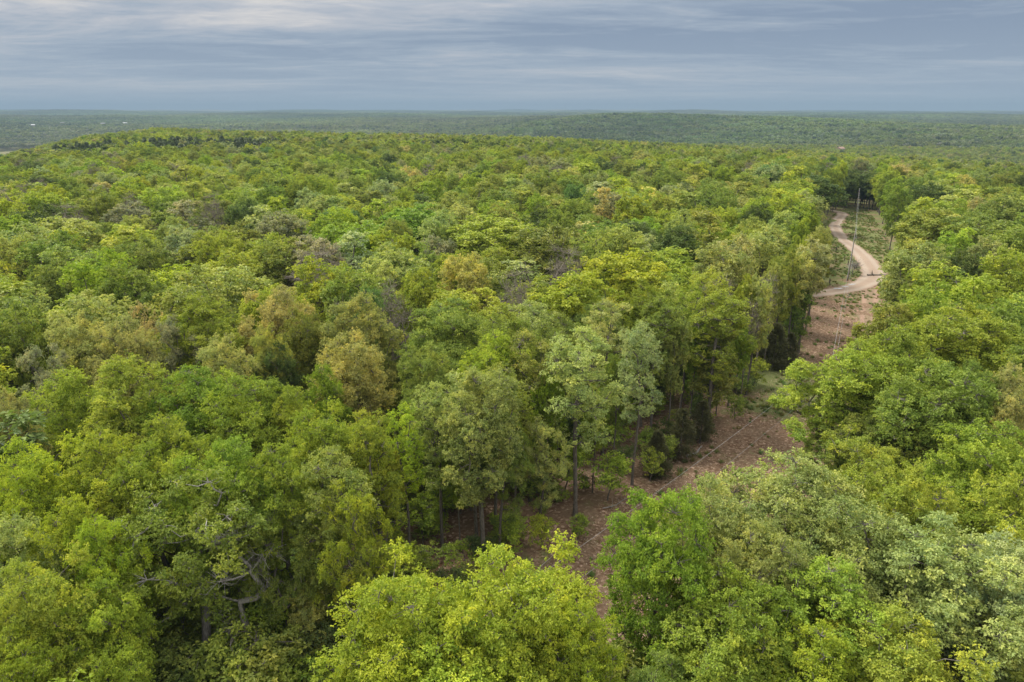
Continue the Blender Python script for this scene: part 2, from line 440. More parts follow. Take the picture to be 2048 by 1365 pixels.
    # colour differs from shoot to shoot: young yellowish tips, older greener leaves
    wv = g.normal(0, 1, nw); sv = g.normal(0, 1, len(subs)); lvv = g.normal(0, 1, len(lobes)); xv = g.normal(0, 1, m_)
    br = 1+0.10*wv[wi]+0.08*sv[si][wi]+0.05*lvv[sl[si]][wi]+0.06*xv
    hu = 0.035*sv[si][wi]+0.03*lvv[sl[si]][wi]+0.04*wv[wi]
    col = np.stack([br*(1+hu), br, br*(1-hu)], 1).clip(0.4, 1.7)
    return (TV, TF), (V, F, np.repeat(col, 4, 0))

def strip(me, parts): return me
HI = {}      # near trees: separate trunk and crown meshes, for named trees
def hi(key, **kw):
    t, c = grow(**kw)
    tm = mesh_np('trunk', t[0], [t[1]], [kw.get('_m', BARK)], True)
    cm = mesh_np('crown', c[0], [c[1]], [FOL], False, {'lv': c[2]}) if c else None
    HI[key] = (tm, cm, kw.get('H', 18.), kw.get('R', 5.))
base = dict(H=18., R=5.2, cb=7.0)
hi('oak_a', seed=1, **base, n_lobes=100, lobe_r=1.0, n_leaf=70000, leaf=0.185)
hi('oak_b', seed=2, **base, n_lobes=80, lobe_r=1.15, n_leaf=70000, leaf=0.185)
hi('oak_c', seed=3, **base, n_lobes=105, lobe_r=0.92, n_leaf=62000, leaf=0.18, gaps=0.3)
hi('oak_l', seed=31, H=17., R=7.2, cb=5.5, n_lobes=170, lobe_r=1.1, n_leaf=140000, leaf=0.165)
hi('oak_m', seed=32, H=17., R=7.2, cb=5.5, n_lobes=150, lobe_r=1.15, n_leaf=120000, leaf=0.165, gaps=0.25)
hi('open_a', seed=4, H=18., R=5.4, cb=5.0, n_lobes=64, lobe_r=0.95, n_leaf=36000, leaf=0.19, gaps=0.6, low=0.3)
hi('tall_a', seed=5, H=18., R=3.4, cb=5.5, n_lobes=62, lobe_r=0.9, n_leaf=36000, leaf=0.18, narrow=True, low=0.35)
hi('tall_c', seed=46, H=18., R=3.6, cb=7.0, n_lobes=50, lobe_r=0.9, n_leaf=24000, leaf=0.17, narrow=True, low=0.3, gaps=0.5, trunk_r=0.19)
hi('tall_b', seed=6, H=18., R=3.4, cb=8.0, n_lobes=44, lobe_r=0.85, n_leaf=21000, leaf=0.17, narrow=True, low=0.3, gaps=0.3, trunk_r=0.18)
hi('sapling', seed=9, H=5., R=1.9, cb=0.9, n_lobes=13, lobe_r=0.7, n_leaf=2600, leaf=0.22, twig=4, trunk_r=0.06, narrow=True)
# middle distance: fewer, larger leaves
MI = {}
def midlod(key, **kw):
    t, c = grow(**kw, k=5, twig=2)
    tm = mesh_np('trunk', t[0], [t[1]], [BARK], True)
    cm = mesh_np('crown', c[0], [c[1]], [FOL], False, {'lv': c[2]})
    MI[key] = (tm, cm, kw['H'], kw['R'], t, c)
midlod('oak_a', seed=11, **base, n_lobes=70, lobe_r=1.15, n_leaf=15000, leaf=0.38)
midlod('oak_b', seed=12, **base, n_lobes=56, lobe_r=1.35, n_leaf=15000, leaf=0.38)
midlod('oak_c', seed=13, **base, n_lobes=75, lobe_r=1.05, n_leaf=14000, leaf=0.38, gaps=0.3)
midlod('oak_d', seed=14, H=18., R=5.2, cb=4.0, n_lobes=46, lobe_r=1.5, n_leaf=14000, leaf=0.42, low=0.4)
midlod('open_a', seed=15, H=18., R=5.2, cb=5.5, n_lobes=30, lobe_r=1.35, n_leaf=7500, leaf=0.38, gaps=0.5, low=0.3)
midlod('lanky', seed=17, H=18., R=3.6, cb=8.5, n_lobes=34, lobe_r=1.05, n_leaf=7500, leaf=0.36, narrow=True, low=0.25)
midlod('tall_a', seed=16, H=18., R=3.3, cb=4.0, n_lobes=32, lobe_r=1.25, n_leaf=8000, leaf=0.40, narrow=True, low=0.35)
t_, c_ = grow(seed=8, H=17., R=5.0, cb=6.0, n_lobes=62, lobe_r=0.95, n_leaf=32000, leaf=0.175, gaps=0.55, low=0.25, trunk_r=0.3)
HI['forked'] = (mesh_np('trunk', t_[0], [t_[1]], [PALEBARK], True), mesh_np('crown', c_[0], [c_[1]], [FOL], False, {'lv': c_[2]}), 17., 5.)
def bare_tree(key, seed, mat, **kw):
    t, c = grow(seed=seed, bare=True, **kw)
    HI[key] = (mesh_np('trunk', t[0], [t[1]], [mat], True), None, kw['H'], kw['R'])
bare_tree('bare_a', 21, GREYBARK, H=18., R=4.4, cb=7.5, n_lobes=26, lobe_r=1.2, k=4)
bare_tree('snag_a', 22, PALEBARK, H=18., R=3.4, cb=7.0, n_lobes=9, lobe_r=0.9, k=5, trunk_r=0.32)

# ------------------------------------------------------------------ palette of the spring canopy
PAL = dict(lime=(.335, .405, .04), yellow_green=(.315, .365, .050), bright_green=(.265, .35, .046), mid_green=(.225, .285, .056),
           olive=(.265, .295, .066), sage=(.335, .38, .115), pale_yellow=(.41, .415, .14), ochre=(.45, .41, .17),
           dark_green=(.12, .165, .047), blue_green=(.15, .245, .08), grey=(.31, .315, .18), silver=(.35, .395, .18), rust=(.38, .34, .17))
CN = dict(lime='lime green', yellow_green='yellow-green', bright_green='bright green', mid_green='mid green', olive='olive green', sage='sage green',
          pale_yellow='pale yellow', ochre='ochre yellow', dark_green='dark green', blue_green='blue-green', grey='greyish green', silver='silvery green', rust='rusty brown')
def at_height(px, py, h):
    u, v_ = (px-1024)/1365., (py-682.5)/1365.
    d = math.sin(PITCH)+v_*math.cos(PITCH); f_ = math.cos(PITCH)-v_*math.sin(PITCH)
    t = (CAM_Z-h)/d
    return u*t, f_*t, t
# crowns read off the photograph: apex column, apex row, crown width, colour, form, height
SEEN = [
 (1050,1104,330,'lime','oak',17),(800,1140,330,'lime','oak',16),(905,1265,360,'lime','oak',14.5),(1160,1225,220,'lime','oak',15),
 (1338,985,250,'bright_green','oak',18),(1330,1290,150,'mid_green','lanky',13),
 (1590,915,300,'sage','oak',17),(1455,965,230,'sage','oak',16),(1710,985,280,'sage','oak',16.5),(1810,935,260,'yellow_green','oak',16.5),
 (1900,1060,330,'sage','oak',16),(2025,1090,250,'silver','oak',15),(1530,1050,220,'sage','oak',16),(1475,1150,280,'bright_green','oak',15),
 (1660,1135,300,'bright_green','oak',15),(1830,1255,330,'yellow_green','oak',14),(1450,1240,300,'bright_green','oak',14),(1640,1260,260,'lime','oak',13.5),
 (1400,1130,110,'lime','lanky',13.5),(1980,850,240,'yellow_green','oak',17),(2050,960,240,'yellow_green','oak',16),
 (1700,690,250,'bright_green','open',17),(1715,800,170,'mid_green','open',12.5),(1800,810,180,'mid_green','oak',14),(1745,690,200,'yellow_green','oak',17),(1800,650,210,'yellow_green','oak',18),(1885,725,250,'mid_green','oak',18),
 (1940,620,240,'yellow_green','oak',18),(1750,890,150,'mid_green','oak',10),(1900,905,170,'grey','bare',9),
 
 (1535,450,110,'pale_yellow','oak',18),
 (1645,520,60,'bright_green','edge',13),(1635,430,50,'bright_green','edge',17),(1648,470,40,'mid_green','edge',15),(1625,400,80,'yellow_green','oak',18),
 (990,665,150,'lime','oak',17),(890,600,190,'mid_green','oak',18),(1010,618,150,'mid_green','oak',18),(700,665,160,'ochre','oak',17.5),
 (640,735,120,'bright_green','oak',16),(850,690,140,'mid_green','oak',17),(960,735,200,'sage','oak',18),
 (735,825,120,'yellow_green','tall',17),(640,815,180,'yellow_green','oak',17),(565,770,130,'yellow_green','oak',16),(542,690,100,'dark_green','oak',15.5),
 (480,748,200,'bright_green','oak',17),(375,745,190,'bright_green','oak',16.5),(255,722,220,'yellow_green','oak',17.5),(130,748,190,'yellow_green','oak',16.5),(12,785,90,'ochre','oak',17),
 (150,640,140,'pale_yellow','oak',17.5),(235,645,130,'pale_yellow','oak',17.5),(75,690,120,'grey','open',17),(170,582,160,'sage','oak',18),(25,610,120,'mid_green','oak',17.5),
 (285,605,75,'rust','open',17),(340,635,100,'grey','open',17),(400,600,170,'yellow_green','oak',18),(440,680,130,'pale_yellow','oak',17),(530,655,90,'pale_yellow','oak',17),
 (600,620,110,'olive','oak',17.5),(540,560,130,'yellow_green','oak',18),(440,522,180,'sage','oak',18),(735,570,80,'blue_green','tall',18.5),(775,565,90,'grey','bare',18),(690,600,70,'grey','bare',17),
 (1035,530,85,'grey','bare',18),(835,530,110,'yellow_green','oak',18),(790,488,150,'sage','oak',18),(700,435,150,'bright_green','oak',18),(830,408,150,'bright_green','oak',18),
 (985,430,190,'yellow_green','oak',18),(620,465,120,'grey','oak',18),(560,470,120,'olive','oak',18),(548,392,60,'lime','tall',19),(675,402,80,'lime','oak',18),
 (430,450,140,'olive','oak',18),(365,445,100,'silver','oak',18),(280,475,110,'olive','oak',17.5),(195,505,130,'lime','oak',18),(120,430,140,'sage','oak',18),(30,450,130,'sage','oak',18),
 (90,383,100,'yellow_green','oak',18.5),(325,368,100,'bright_green','oak',18.5),(255,352,80,'lime','oak',18.5),(422,385,60,'grey','snag',19),(485,400,70,'dark_green','oak',18),
 (1150,530,180,'yellow_green','oak',18.5),(1250,490,180,'yellow_green','oak',18.5),(1100,450,140,'olive','oak',18),(1200,600,120,'mid_green','oak',16),(1415,425,90,'olive','tall',19),(1355,445,110,'dark_green','oak',18),
 (1265,382,65,'silver','cone',18.5),(1207,378,50,'ochre','tall',18.5),(1300,560,130,'yellow_green','oak',18),(1470,465,100,'ochre','oak',18),(1520,400,70,'dark_green','oak',18),(1440,490,120,'sage','oak',17.5),
 (1645,382,75,'pale_yellow','oak',18),(1635,345,100,'dark_green','oak',18),(1590,360,90,'yellow_green','oak',18),
 (1775,470,120,'olive','edge',18),(1865,412,140,'olive','oak',18.5),(1965,428,150,'mid_green','oak',18.5),(1835,488,130,'sage','oak',18),(1905,530,170,'yellow_green','oak',18),(2025,500,120,'yellow_green','oak',18),
 (1790,600,130,'olive','oak',17.5),(1870,590,120,'yellow_green','oak',17.5),(2010,600,140,'mid_green','oak',18),(2030,730,120,'pale_yellow','oak',17.5),(1960,720,120,'mid_green','oak',17.5),
 (1860,360,70,'dark_green','oak',18),(1900,335,90,'lime','oak',18),(1780,540,70,'mid_green','edge',16),
 # left foreground
 (60,880,200,'lime','oak',17),(200,870,210,'yellow_green','oak',17),(330,840,190,'yellow_green','oak',17),(290,900,200,'yellow_green','oak',16.5),(440,880,210,'bright_green','oak',17),
 (540,900,190,'yellow_green','oak',16.5),(130,1000,200,'lime','oak',16),(30,950,160,'lime','oak',16),(70,1120,230,'yellow_green','oak',15.5),
 (20,1040,200,'pale_yellow','oak',15.5),(190,1040,180,'lime','oak',15.5),(660,900,170,'olive','tall',17),(700,960,150,'yellow_green','open',16),(470,1060,150,'grey','snag',13),(105,1270,110,'grey','snag',10),
 (1085,830,100,'pale_yellow','open',12),(540,1010,150,'mid_green','open',14),(180,1180,190,'yellow_green','oak',13.5),(610,1160,90,'pale_yellow','lanky',9),
 (50,1260,200,'lime','oak',13),
 (10,345,60,'dark_green','edge',17),(55,347,60,'dark_green','edge',17),(95,350,55,'dark_green','edge',16.5),
 (1590,400,60,'dark_green','oak',17.5),
 (1000,800,120,'mid_green','open',15),(1480,620,90,'olive','tall',15),
 (1600,560,60,'mid_green','edge',12),
]
BASES = [  # trunk foot column and row, crown radius, height
 (1694,405,3.4,14.6,'edge','dark_green'),(1711,403,3.3,14.2,'edge','dark_green'),(1729,403,3.3,14.8,'edge','dark_green'),(1746,406,3.2,14.3,'edge','dark_green'),  # trees closing the clearing: their shade is put into the dark leaf tint
 (1673,404,3.0,19.0,'edge','lime'),(1666,416,3.0,18.6,'edge','yellow_green'),(1655,424,3.2,18,'edge','yellow_green'),(1757,404,3.0,19.0,'edge','bright_green'),(1760,420,2.9,18.6,'edge','yellow_green'),  # side walls of the cut: brighter greens put their lit faces into the tint
 (1766,440,3.0,18.5,'edge','mid_green'),(1772,466,3.0,18.2,'edge','bright_green'),(1779,500,3.0,18,'edge','mid_green'),
 (1150,1030,3.7,19.5,'lanky','sage'),(1264,968,2.3,18.2,'lanky','silver'),(1414,858,3.8,18.3,'lanky','yellow_green'),(1358,835,2.7,17.5,'lanky','yellow_green'),
 (1456,812,2.4,12.2,'lanky','bright_green'),(1492,792,2.3,16.5,'lanky','pale_yellow'),(1508,768,2.4,15.5,'bare','grey'),(1596,704,3.0,18.6,'lanky','ochre'),(1572,712,2.6,17.5,'lanky','pale_yellow'),
 (1545,722,2.6,17.5,'lanky','olive'),(954,1086,3.0,16.6,'lanky','sage'),(885,1094,2.6,16.4,'lanky','sage'),(990,1072,2.8,16.8,'lanky','olive'),(820,1142,1.9,15.2,'lanky','lime'),
 (1060,1000,3.2,17.5,'lanky','olive'),(1205,905,3.0,17.8,'lanky','sage'),(1110,935,3.2,18,'lanky','mid_green'),(1300,870,3.0,18,'lanky','mid_green'),(1400,790,3.2,18,'lanky','yellow_green'),
 (745,1150,2.4,15.5,'lanky','yellow_green'),(690,1215,2.6,16.2,'lanky','mid_green'),(1610,665,2.2,17.8,'lanky','olive'),(1617,640,2.2,18,'lanky','pale_yellow'),(1480,805,1.6,14,'bare','grey'),(430,1388,4.6,17,'forked','mid_green'),(1225,940,1.6,14,'lanky','mid_green'),(1335,870,1.7,16,'lanky','sage'),(1380,845,1.6,15,'lanky','bright_green'),(1432,828,1.6,16.5,'lanky','olive'),(1470,790,1.7,17,'lanky','yellow_green'),(1525,745,1.7,17,'lanky','sage'),(1585,690,1.6,18,'lanky','yellow_green'),(1090,1020,1.6,15,'lanky','bright_green'),(1030,1060,1.7,15,'lanky','yellow_green'),(920,1100,1.4,13,'lanky','bright_green'),(780,1160,1.5,13,'lanky','yellow_green'),(1185,985,1.3,12,'lanky','bright_green'),
]
T = []     # x, y, h, r, form, colour, named
for row in SEEN:
    px, py, wpx, col, form = row[:5]; h = row[5] if len(row) > 5 else 18.
    x, y, t = at_height(px, py, h*0.985)
    T.append([x, y, h, wpx/1365.*t/2*1.04, form, col])
for t_ in T:      # trunks keep out of the clearing
    p = np.array(t_[:2])
    if inside(p, POLY) and t_[4] != 'open':
        a = POLY; b_ = np.roll(POLY, -1, 0); d_ = b_-a; k_ = np.clip(((p-a)*d_).sum(1)/((d_*d_).sum(1)), 0, 1); q_ = a+d_*k_[:, None]
        i_ = np.linalg.norm(q_-p, axis=1).argmin(); o_ = q_[i_]-p; o_ /= np.linalg.norm(o_)+1e-6
        t_[0], t_[1] = (q_[i_]+o_*1.2).tolist()
GAP = np.array([at_height(px, py, 16.5)[:2] for px, py in ((610, 985), (760, 960), (900, 1000), (1100, 930), (1330, 800), (1330, 940), (1235, 1070), (1000, 1200), (740, 1200), (560, 1180), (560, 1060))])
# fill between: no two crowns in one place, none in the clearing
for bx, by, r, h, form, col in BASES:
    x, y = ground_at(bx, by); T.append([x, y, h, r, form, col])
def fill():
    g = np.random.default_rng(5)
    cand = g.uniform([-260, 8], [260, 262], (26000, 2))
    r_ = np.hypot(cand[:, 0], cand[:, 1]); az = np.arctan2(cand[:, 0], cand[:, 1])
    cand = cand[(r_ < 262) & (np.abs(az) < 0.88)]
    P = np.array([[t[0], t[1]] for t in T]); R0 = np.array([t[3] for t in T])
    names = ['yellow_green', 'olive', 'mid_green', 'sage', 'bright_green', 'pale_yellow', 'lime', 'dark_green', 'ochre', 'silver', 'grey', 'blue_green']
    wts = np.array([22, 16, 20, 15, 11, 5, 3, 5, 1.5, 3, 1.5, 1.]); wts /= wts.sum()
    for c in cand:
        d = np.hypot(P[:, 0]-c[0], P[:, 1]-c[1])
        r = g.uniform(3.4, 5.6)
        if (d < (R0+r)*0.78).any(): continue
        if inside(c, POLY) or inside(c, GAP) or (28 < c[1] < 49 and -14 < c[0] < 9) or (21 < c[1] < 40 and -24 < c[0] < -9): continue
        sd_ = seg_dist(c, POLY)
        if sd_ < 2.2: continue
        dist = math.hypot(*c)
        h = g.uniform(14.0, 19.3)*(1 if dist > 45 else 0.86)
        col = names[g.choice(len(names), p=wts)]
        leftside = c[0] < np.interp(c[1], CL[:, 1], CL[:, 0])+4
        if sd_ < 7 and dist > 60 and not (leftside and dist < 128): form = 'edge'
        elif sd_ < 9 and leftside: form = 'lanky' if dist < 70 or g.random() < 0.6 else 'tall'; r = min(r, 3.8)
        else: form = ['oak', 'oak', 'oak', 'oak', 'tall', 'open'][g.integers(0, 6)]
        if g.random() < 0.03 and dist > 90: form = 'bare'
        T.append([c[0], c[1], h, r if form != 'edge' else min(r, sd_+2.2), form, col])
        P = np.vstack([P, c]); R0 = np.append(R0, r)
fill()
def app(t): return t[3]*t[2]**0.5/math.hypot(t[0], t[1], CAM_Z-t[2]*0.7)
def infront(t):
    az = abs(math.atan2(t[0], t[1])); d = math.hypot(t[0], t[1])
    return az < 0.66+3/d and d > 15
vis = sorted([t for t in T if infront(t)], key=lambda t: -app(t))
named = vis[:290]; rest = vis[290:]+[t for t in T if not infront(t)]

def jitter(col, g, a=0.08):
    c = np.array(PAL[col]); b = 1+g.normal(0, a); h_ = g.normal(0, a*0.5)
    return [float(c[0]*b*(1+h_)), float(c[1]*b), float(c[2]*b*(1+g.normal(0, a)))]
GT = np.random.default_rng(99)
FORMS_HI = dict(forked=['forked'], oak=['oak_a', 'oak_b', 'oak_c'], open=['open_a'], tall=['tall_a'], lanky=['tall_b', 'tall_c'], edge=['open_a', 'oak_a'], bare=['bare_a'], snag=['snag_a'], cone=['tall_a'])
FORMS_MI = dict(oak=['oak_a', 'oak_b', 'oak_c'], open=['open_a'], tall=['tall_a'], lanky=['lanky'], edge=['oak_d'], cone=['tall_a'])
KIND = dict(forked='broadleaf_tree', oak='broadleaf_tree', open='broadleaf_tree', tall='broadleaf_tree', lanky='broadleaf_tree', edge='broadleaf_tree', bare='bare_tree', snag='dead_tree', cone='broadleaf_tree')
def place_tree(t, label, group):
    x, y, h, r, form, col = t
    d = math.hypot(x, y)
    if form in ('bare', 'snag') or d < 78 or (form == 'lanky' and d < 105): src = HI[FORMS_HI[form][GT.integers(0, len(FORMS_HI[form]))]]
    elif False: pass
    else: src = MI[FORMS_MI[form][GT.integers(0, len(FORMS_MI[form]))]]
    if form == 'oak' and r > 6.0 and d < 78: src = HI[['oak_l', 'oak_m'][GT.integers(0, 2)]]
    e = link(KIND[form], None, None, (x, y, float(terrain(x, y))-0.1)); e.empty_display_size = 1
    sx = r/src[3]; e.scale = (sx, sx, h/src[2]); e.rotation_euler = (0, 0, GT.uniform(0, 6.28))
    tag(e, label, 'dead tree' if form == 'snag' else 'bare tree' if form == 'bare' else 'tree', group)
    tr = link('trunk', src[0], e)
    if src[1]:
        cr = link('crown', src[1], e); cr['tint'] = jitter(col, GT)
    return e
def describe(trees):
    """a label for every tree: size, colour and shape, then where it stands among its likes"""
    rows = []
    for t in trees:
        x, y, h, r, form, col = t
        zc = h-0.9*r-CAM_Z
        f_ = y*math.cos(PITCH)-zc*math.sin(PITCH); v_ = -(y*math.sin(PITCH)+zc*math.cos(PITCH))/f_
        px = x/f_*1365+1024; py = v_*1365+682.5
        sd_ = seg_dist(np.array((x, y)), POLY)
        lx = np.interp(y, CL[:, 1], CL[:, 0])
        size = 'broad' if r > 5.6 else 'small' if (r < 3.3 or h < 12) else ''
        shape = {'oak': 'round-crowned', 'open': 'loose-crowned', 'tall': 'slender', 'lanky': 'long-trunked', 'edge': 'leafy-sided', 'forked': 'pale-trunked forked', 'cone': 'cone-shaped', 'bare': 'bare', 'snag': 'dead'}[form]
        colw = 'grey' if form == 'bare' else 'pale' if form == 'snag' else CN[col]
        if sd_ < 5 and 34 < y < 290: zone = "along the clearing's %s edge" % ('left' if x < (lx+6) else 'right')
        else:
            side = 'left' if px < 683 else 'middle' if px < 1365 else 'right'
            row = 'at the bottom' if py > 1040 else 'a third up' if py > 780 else 'halfway up' if py > 590 else 'two thirds up' if py > 430 else 'near the far trees'
            zone = '%s of the wood, %s' % (side, row)
        rows.append([' '.join(q for q in (size, colw, shape) if q), zone, px, py])
    words = ['leftmost', 'second from left', 'third from left', 'fourth from left', 'fifth from left', 'sixth from left', 'seventh from left', 'eighth from left', 'ninth from left', 'tenth from left', 'eleventh from left', 'twelfth from left']
    groups = {}
    for k, rw in enumerate(rows): groups.setdefault((rw[0], rw[1]), []).append(k)
    lab = [None]*len(rows)
    for (a, z), ks in groups.items():
        ks.sort(key=lambda k: rows[k][2])
        for q, k in enumerate(ks):
            if len(ks) == 1: lab[k] = '%s tree, %s' % (a, z)
            elif q == len(ks)-1: lab[k] = 'rightmost %s tree, %s' % (a, z)
            else: lab[k] = '%s %s tree, %s' % (words[q], a, z)
    return lab
for t, lb in zip(named, describe(named)):
    place_tree(t, lb, {'bare': 'leafless trees between the green crowns', 'snag': 'dead pale trees in the wood'}.get(t[4], 'green trees of the wood'))

# ------------------------------------------------------------------ the rest of the forest: one object
proto = bpy.data.collections.new('forest_tree_kinds')      # sources of the scatter only, not in the scene
plist = []
def add_proto(me):
    o = bpy.data.objects.new('forest_kind_%03d' % len(plist), me); proto.objects.link(o); plist.append(o); return len(plist)-1
def combine(t, c, name):
    V = np.vstack([t[0], c[0]]); F2 = c[1]+len(t[0])
    mi = np.concatenate([np.zeros(len(t[1])), np.ones(len(F2))])
    lv = np.vstack([np.ones((len(t[0]), 3)), c[2]])
    sm = np.concatenate([np.ones(len(t[1]), bool), np.zeros(len(F2), bool)])
    return mesh_np(name, V, [np.vstack([t[1], F2])], [BARK, FOL], sm, {'lv': lv}, mi)
P_MID = [add_proto(combine(MI[k][4], MI[k][5], 'forest_tree')) for k in ('oak_a', 'oak_b', 'oak_c', 'oak_d', 'open_a', 'tall_a')]
P_BARE = add_proto(HI['bare_a'][0])
def low_tree(seed, n_leaf, leaf, n_lobes=24, lobe_r=1.9, R=5.2, H=18., cb=6.):
    t, c = grow(seed=seed, H=H, R=R, cb=cb, n_lobes=n_lobes, lobe_r=lobe_r, n_leaf=n_leaf, leaf=leaf, k=3, twig=0, droop=0.25)
    return t, c
P_LOW = []
for s_ in range(5):
    t, c = low_tree(31+s_, 2100, 0.95, 26, 1.75)
    P_LOW.append(add_proto(combine(t, c, 'forest_tree_far')))
# groves: 60 m squares of small far trees
def grove(seed, conifer=False):
    g = np.random.default_rng(seed); Vs, Fs, Ls, off = [], [], [], 0
    names = ['yellow_green', 'olive', 'mid_green', 'sage', 'bright_green', 'dark_green', 'silver', 'grey', 'ochre']
    wts = np.array([15, 16, 26, 14, 6, 12, 4, 5, 2.]); wts /= wts.sum()
    sp = 7.6
    for a in range(8):
        for b_ in range(8):
            px, py = (a-3.5)*sp+g.uniform(-2.4, 2.4), (b_-3.5)*sp+g.uniform(-2.4, 2.4)
            h = g.uniform(14, 19); r = g.uniform(3.4, 5.4)
            n = 95
            ct = g.uniform(-0.25, 1, n); ph = g.uniform(0, 6.283, n); st = np.sqrt(1-ct**2)
            lob = 1+0.22*np.sin(ph*3+a*5)*np.sin(ct*5+b_)
            nr_ = np.stack([st*np.cos(ph), st*np.sin(ph), ct], 1)
            zc_ = h-r*0.95
            c_ = np.stack([px+r*lob*nr_[:, 0], py+r*lob*nr_[:, 1], zc_+r*0.95*lob*nr_[:, 2]], 1)+g.normal(0, 0.35, (n, 3))
            nn = nr_+g.normal(0, 0.42, (n, 3)); nn /= np.linalg.norm(nn, axis=1)[:, None]
            ref = g.normal(0, 1, (n, 3)); A = np.cross(nn, ref); A /= np.linalg.norm(A, axis=1)[:, None]; B = np.cross(nn, A)
            s = g.uniform(0.75, 1.35, (n, 1))
            Vs.append(np.stack([c_-A*s, c_-B*s*0.8, c_+A*s, c_+B*s*0.8], 1).reshape(-1, 3))
            Fs.append(np.arange(n*4).reshape(-1, 4)+off); off += n*4
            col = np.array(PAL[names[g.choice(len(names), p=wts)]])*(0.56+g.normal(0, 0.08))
            Ls.append(np.repeat(col[None]*(1+g.normal(0, 0.12, (n, 1))), 4, 0))
    return mesh_np('grove', np.concatenate(Vs), [np.concatenate(Fs)], [FOL], False, {'lv': np.concatenate(Ls)})
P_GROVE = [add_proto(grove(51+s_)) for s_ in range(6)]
# a dark cedar for the conifer stands on the far knoll
def cedar():
    g = np.random.default_rng(77); n = 420
    hh = g.uniform(0.08, 1, n)**0.8; ph = g.uniform(0, 6.283, n); r = (1-hh)*2.6+0.25; r *= g.uniform(0.75, 1.1, n)
    c_ = np.stack([r*np.cos(ph), r*np.sin(ph), hh*13], 1)
    nn = np.stack([np.cos(ph), np.sin(ph), np.full(n, 0.5)], 1)+g.normal(0, 0.3, (n, 3)); nn /= np.linalg.norm(nn, axis=1)[:, None]
    A = np.cross(nn, g.normal(0, 1, (n, 3))); A /= np.linalg.norm(A, axis=1)[:, None]; B = np.cross(nn, A); s = g.uniform(0.35, 0.6, (n, 1))
    V = np.stack([c_-A*s, c_-B*s, c_+A*s, c_+B*s], 1).reshape(-1, 3)
    return (V, np.arange(n*4).reshape(-1, 4), np.repeat(np.ones((n, 3))*(1+g.normal(0, 0.12, (n, 1))), 4, 0))
cv = cedar(); tcv = tubes([(np.array([[0, 0, 0], [0, 0, 6], [0, 0, 12.]]), np.array([.2, .14, .04]))], 5)
CEDAR_T, CEDAR_C = mesh_np('trunk', *[tcv[0]], [tcv[1]], [BARK], True), mesh_np('crown', cv[0], [cv[1]], [FOL], False, {'lv': cv[2]})
P_CEDAR = add_proto(combine(tcv, cv, 'forest_cedar'))

pts, idx, rot, scl, tin = [], [], [], [], []
def addp(x, y, z, i_, r3, s3, c): pts.append((x, y, z)); idx.append(i_); rot.append(r3); scl.append(s3); tin.append(c)
g = np.random.default_rng(17)
for t in rest:
    x, y, h, r, form, col = t
    if form in ('bare', 'snag'): i_ = P_BARE
    elif form == 'edge': i_ = P_MID[3]
    elif form == 'open': i_ = P_MID[4]
    elif form == 'tall': i_ = P_MID[5]
    else: i_ = P_MID[g.integers(0, 3)]
    R_s = 3.3 if i_ == P_MID[5] else 5.2
    addp(x, y, float(terrain(x, y))-.1, i_, (0, 0, g.uniform(0, 6.28)), (r/R_s, r/R_s, h/18.), jitter(col, g))
names = ['yellow_green', 'olive', 'mid_green', 'sage', 'bright_green', 'pale_yellow', 'lime', 'dark_green', 'ochre', 'silver', 'grey', 'blue_green']
wts = np.array([20, 17, 22, 14, 9, 3, 2, 9, 1.2, 3, 2.5, 1.5]); wts /= wts.sum()
R1, R2 = 262., 1500.
sp = 7.3
gx, gy = np.meshgrid(np.arange(-1200, 1200, sp), np.arange(60, 1560, sp*0.9))
gx = gx+g.uniform(-2.7, 2.7, gx.shape); gy = gy+g.uniform(-2.7, 2.7, gy.shape)
r_ = np.hypot(gx, gy); az = np.arctan2(gx, gy)
mk = (r_ > R1-2) & (r_ < R2) & (np.abs(az) < 0.74)
xs, ys = gx[mk], gy[mk]
tz_ = terrain(xs, ys)
for x, y, z in zip(xs, ys, tz_):
    if z < LAKE_Z+1.5: continue
    if y < 290 and (inside((x, y), POLY) or seg_dist(np.array((x, y)), POLY) < 2): continue
    d = math.hypot(x, y); a = math.atan2(x, y)
    n1 = math.sin(x/43+1.1)*math.cos(y/57+x/90)+0.5*math.sin(x/19+y/27)
    r = g.uniform(2.9, 6.2); h = g.uniform(13.0, 19.6)
    col = names[g.choice(len(names), p=wts)]
    if y < 345 and abs(x-(134+(y-270)*0.5)) < 9: h = g.uniform(12.5, 14.5); r = min(r, 4.2); col = 'dark_green'  # low trees behind the clearing's end, shade put into their dark tint
    # cedar stands on the knoll to the left
    if abs(a+0.45) < 0.13 and 455+120*abs(a+.43) < d < 560 and n1 > -0.35+0.5*math.sin(a*60):
        if g.random() < 0.93:
            addp(x+3.4, y+g.uniform(-3, 3), z, P_CEDAR, (0, 0, g.uniform(0, 6.28)), (g.uniform(1.6, 2.6), 2.1, g.uniform(0.95, 1.35)), [.085, .11, .045])
            addp(x, y, z, P_CEDAR, (0, 0, g.uniform(0, 6.28)), (g.uniform(1.4, 2.4), 1.9, g.uniform(0.95, 1.45)), [.09, .12, .05]); continue
    if g.random() < 0.035: i_ = P_BARE; r = 4.0
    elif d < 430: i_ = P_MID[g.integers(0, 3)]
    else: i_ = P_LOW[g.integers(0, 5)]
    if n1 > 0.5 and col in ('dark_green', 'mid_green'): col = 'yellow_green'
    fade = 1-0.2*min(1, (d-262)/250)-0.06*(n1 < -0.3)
    addp(x, y, z-.3, i_, (0, 0, g.uniform(0, 6.28)), (r/5.2, r/5.2, h/18.), [q*fade for q in jitter(col, g, 0.09)])
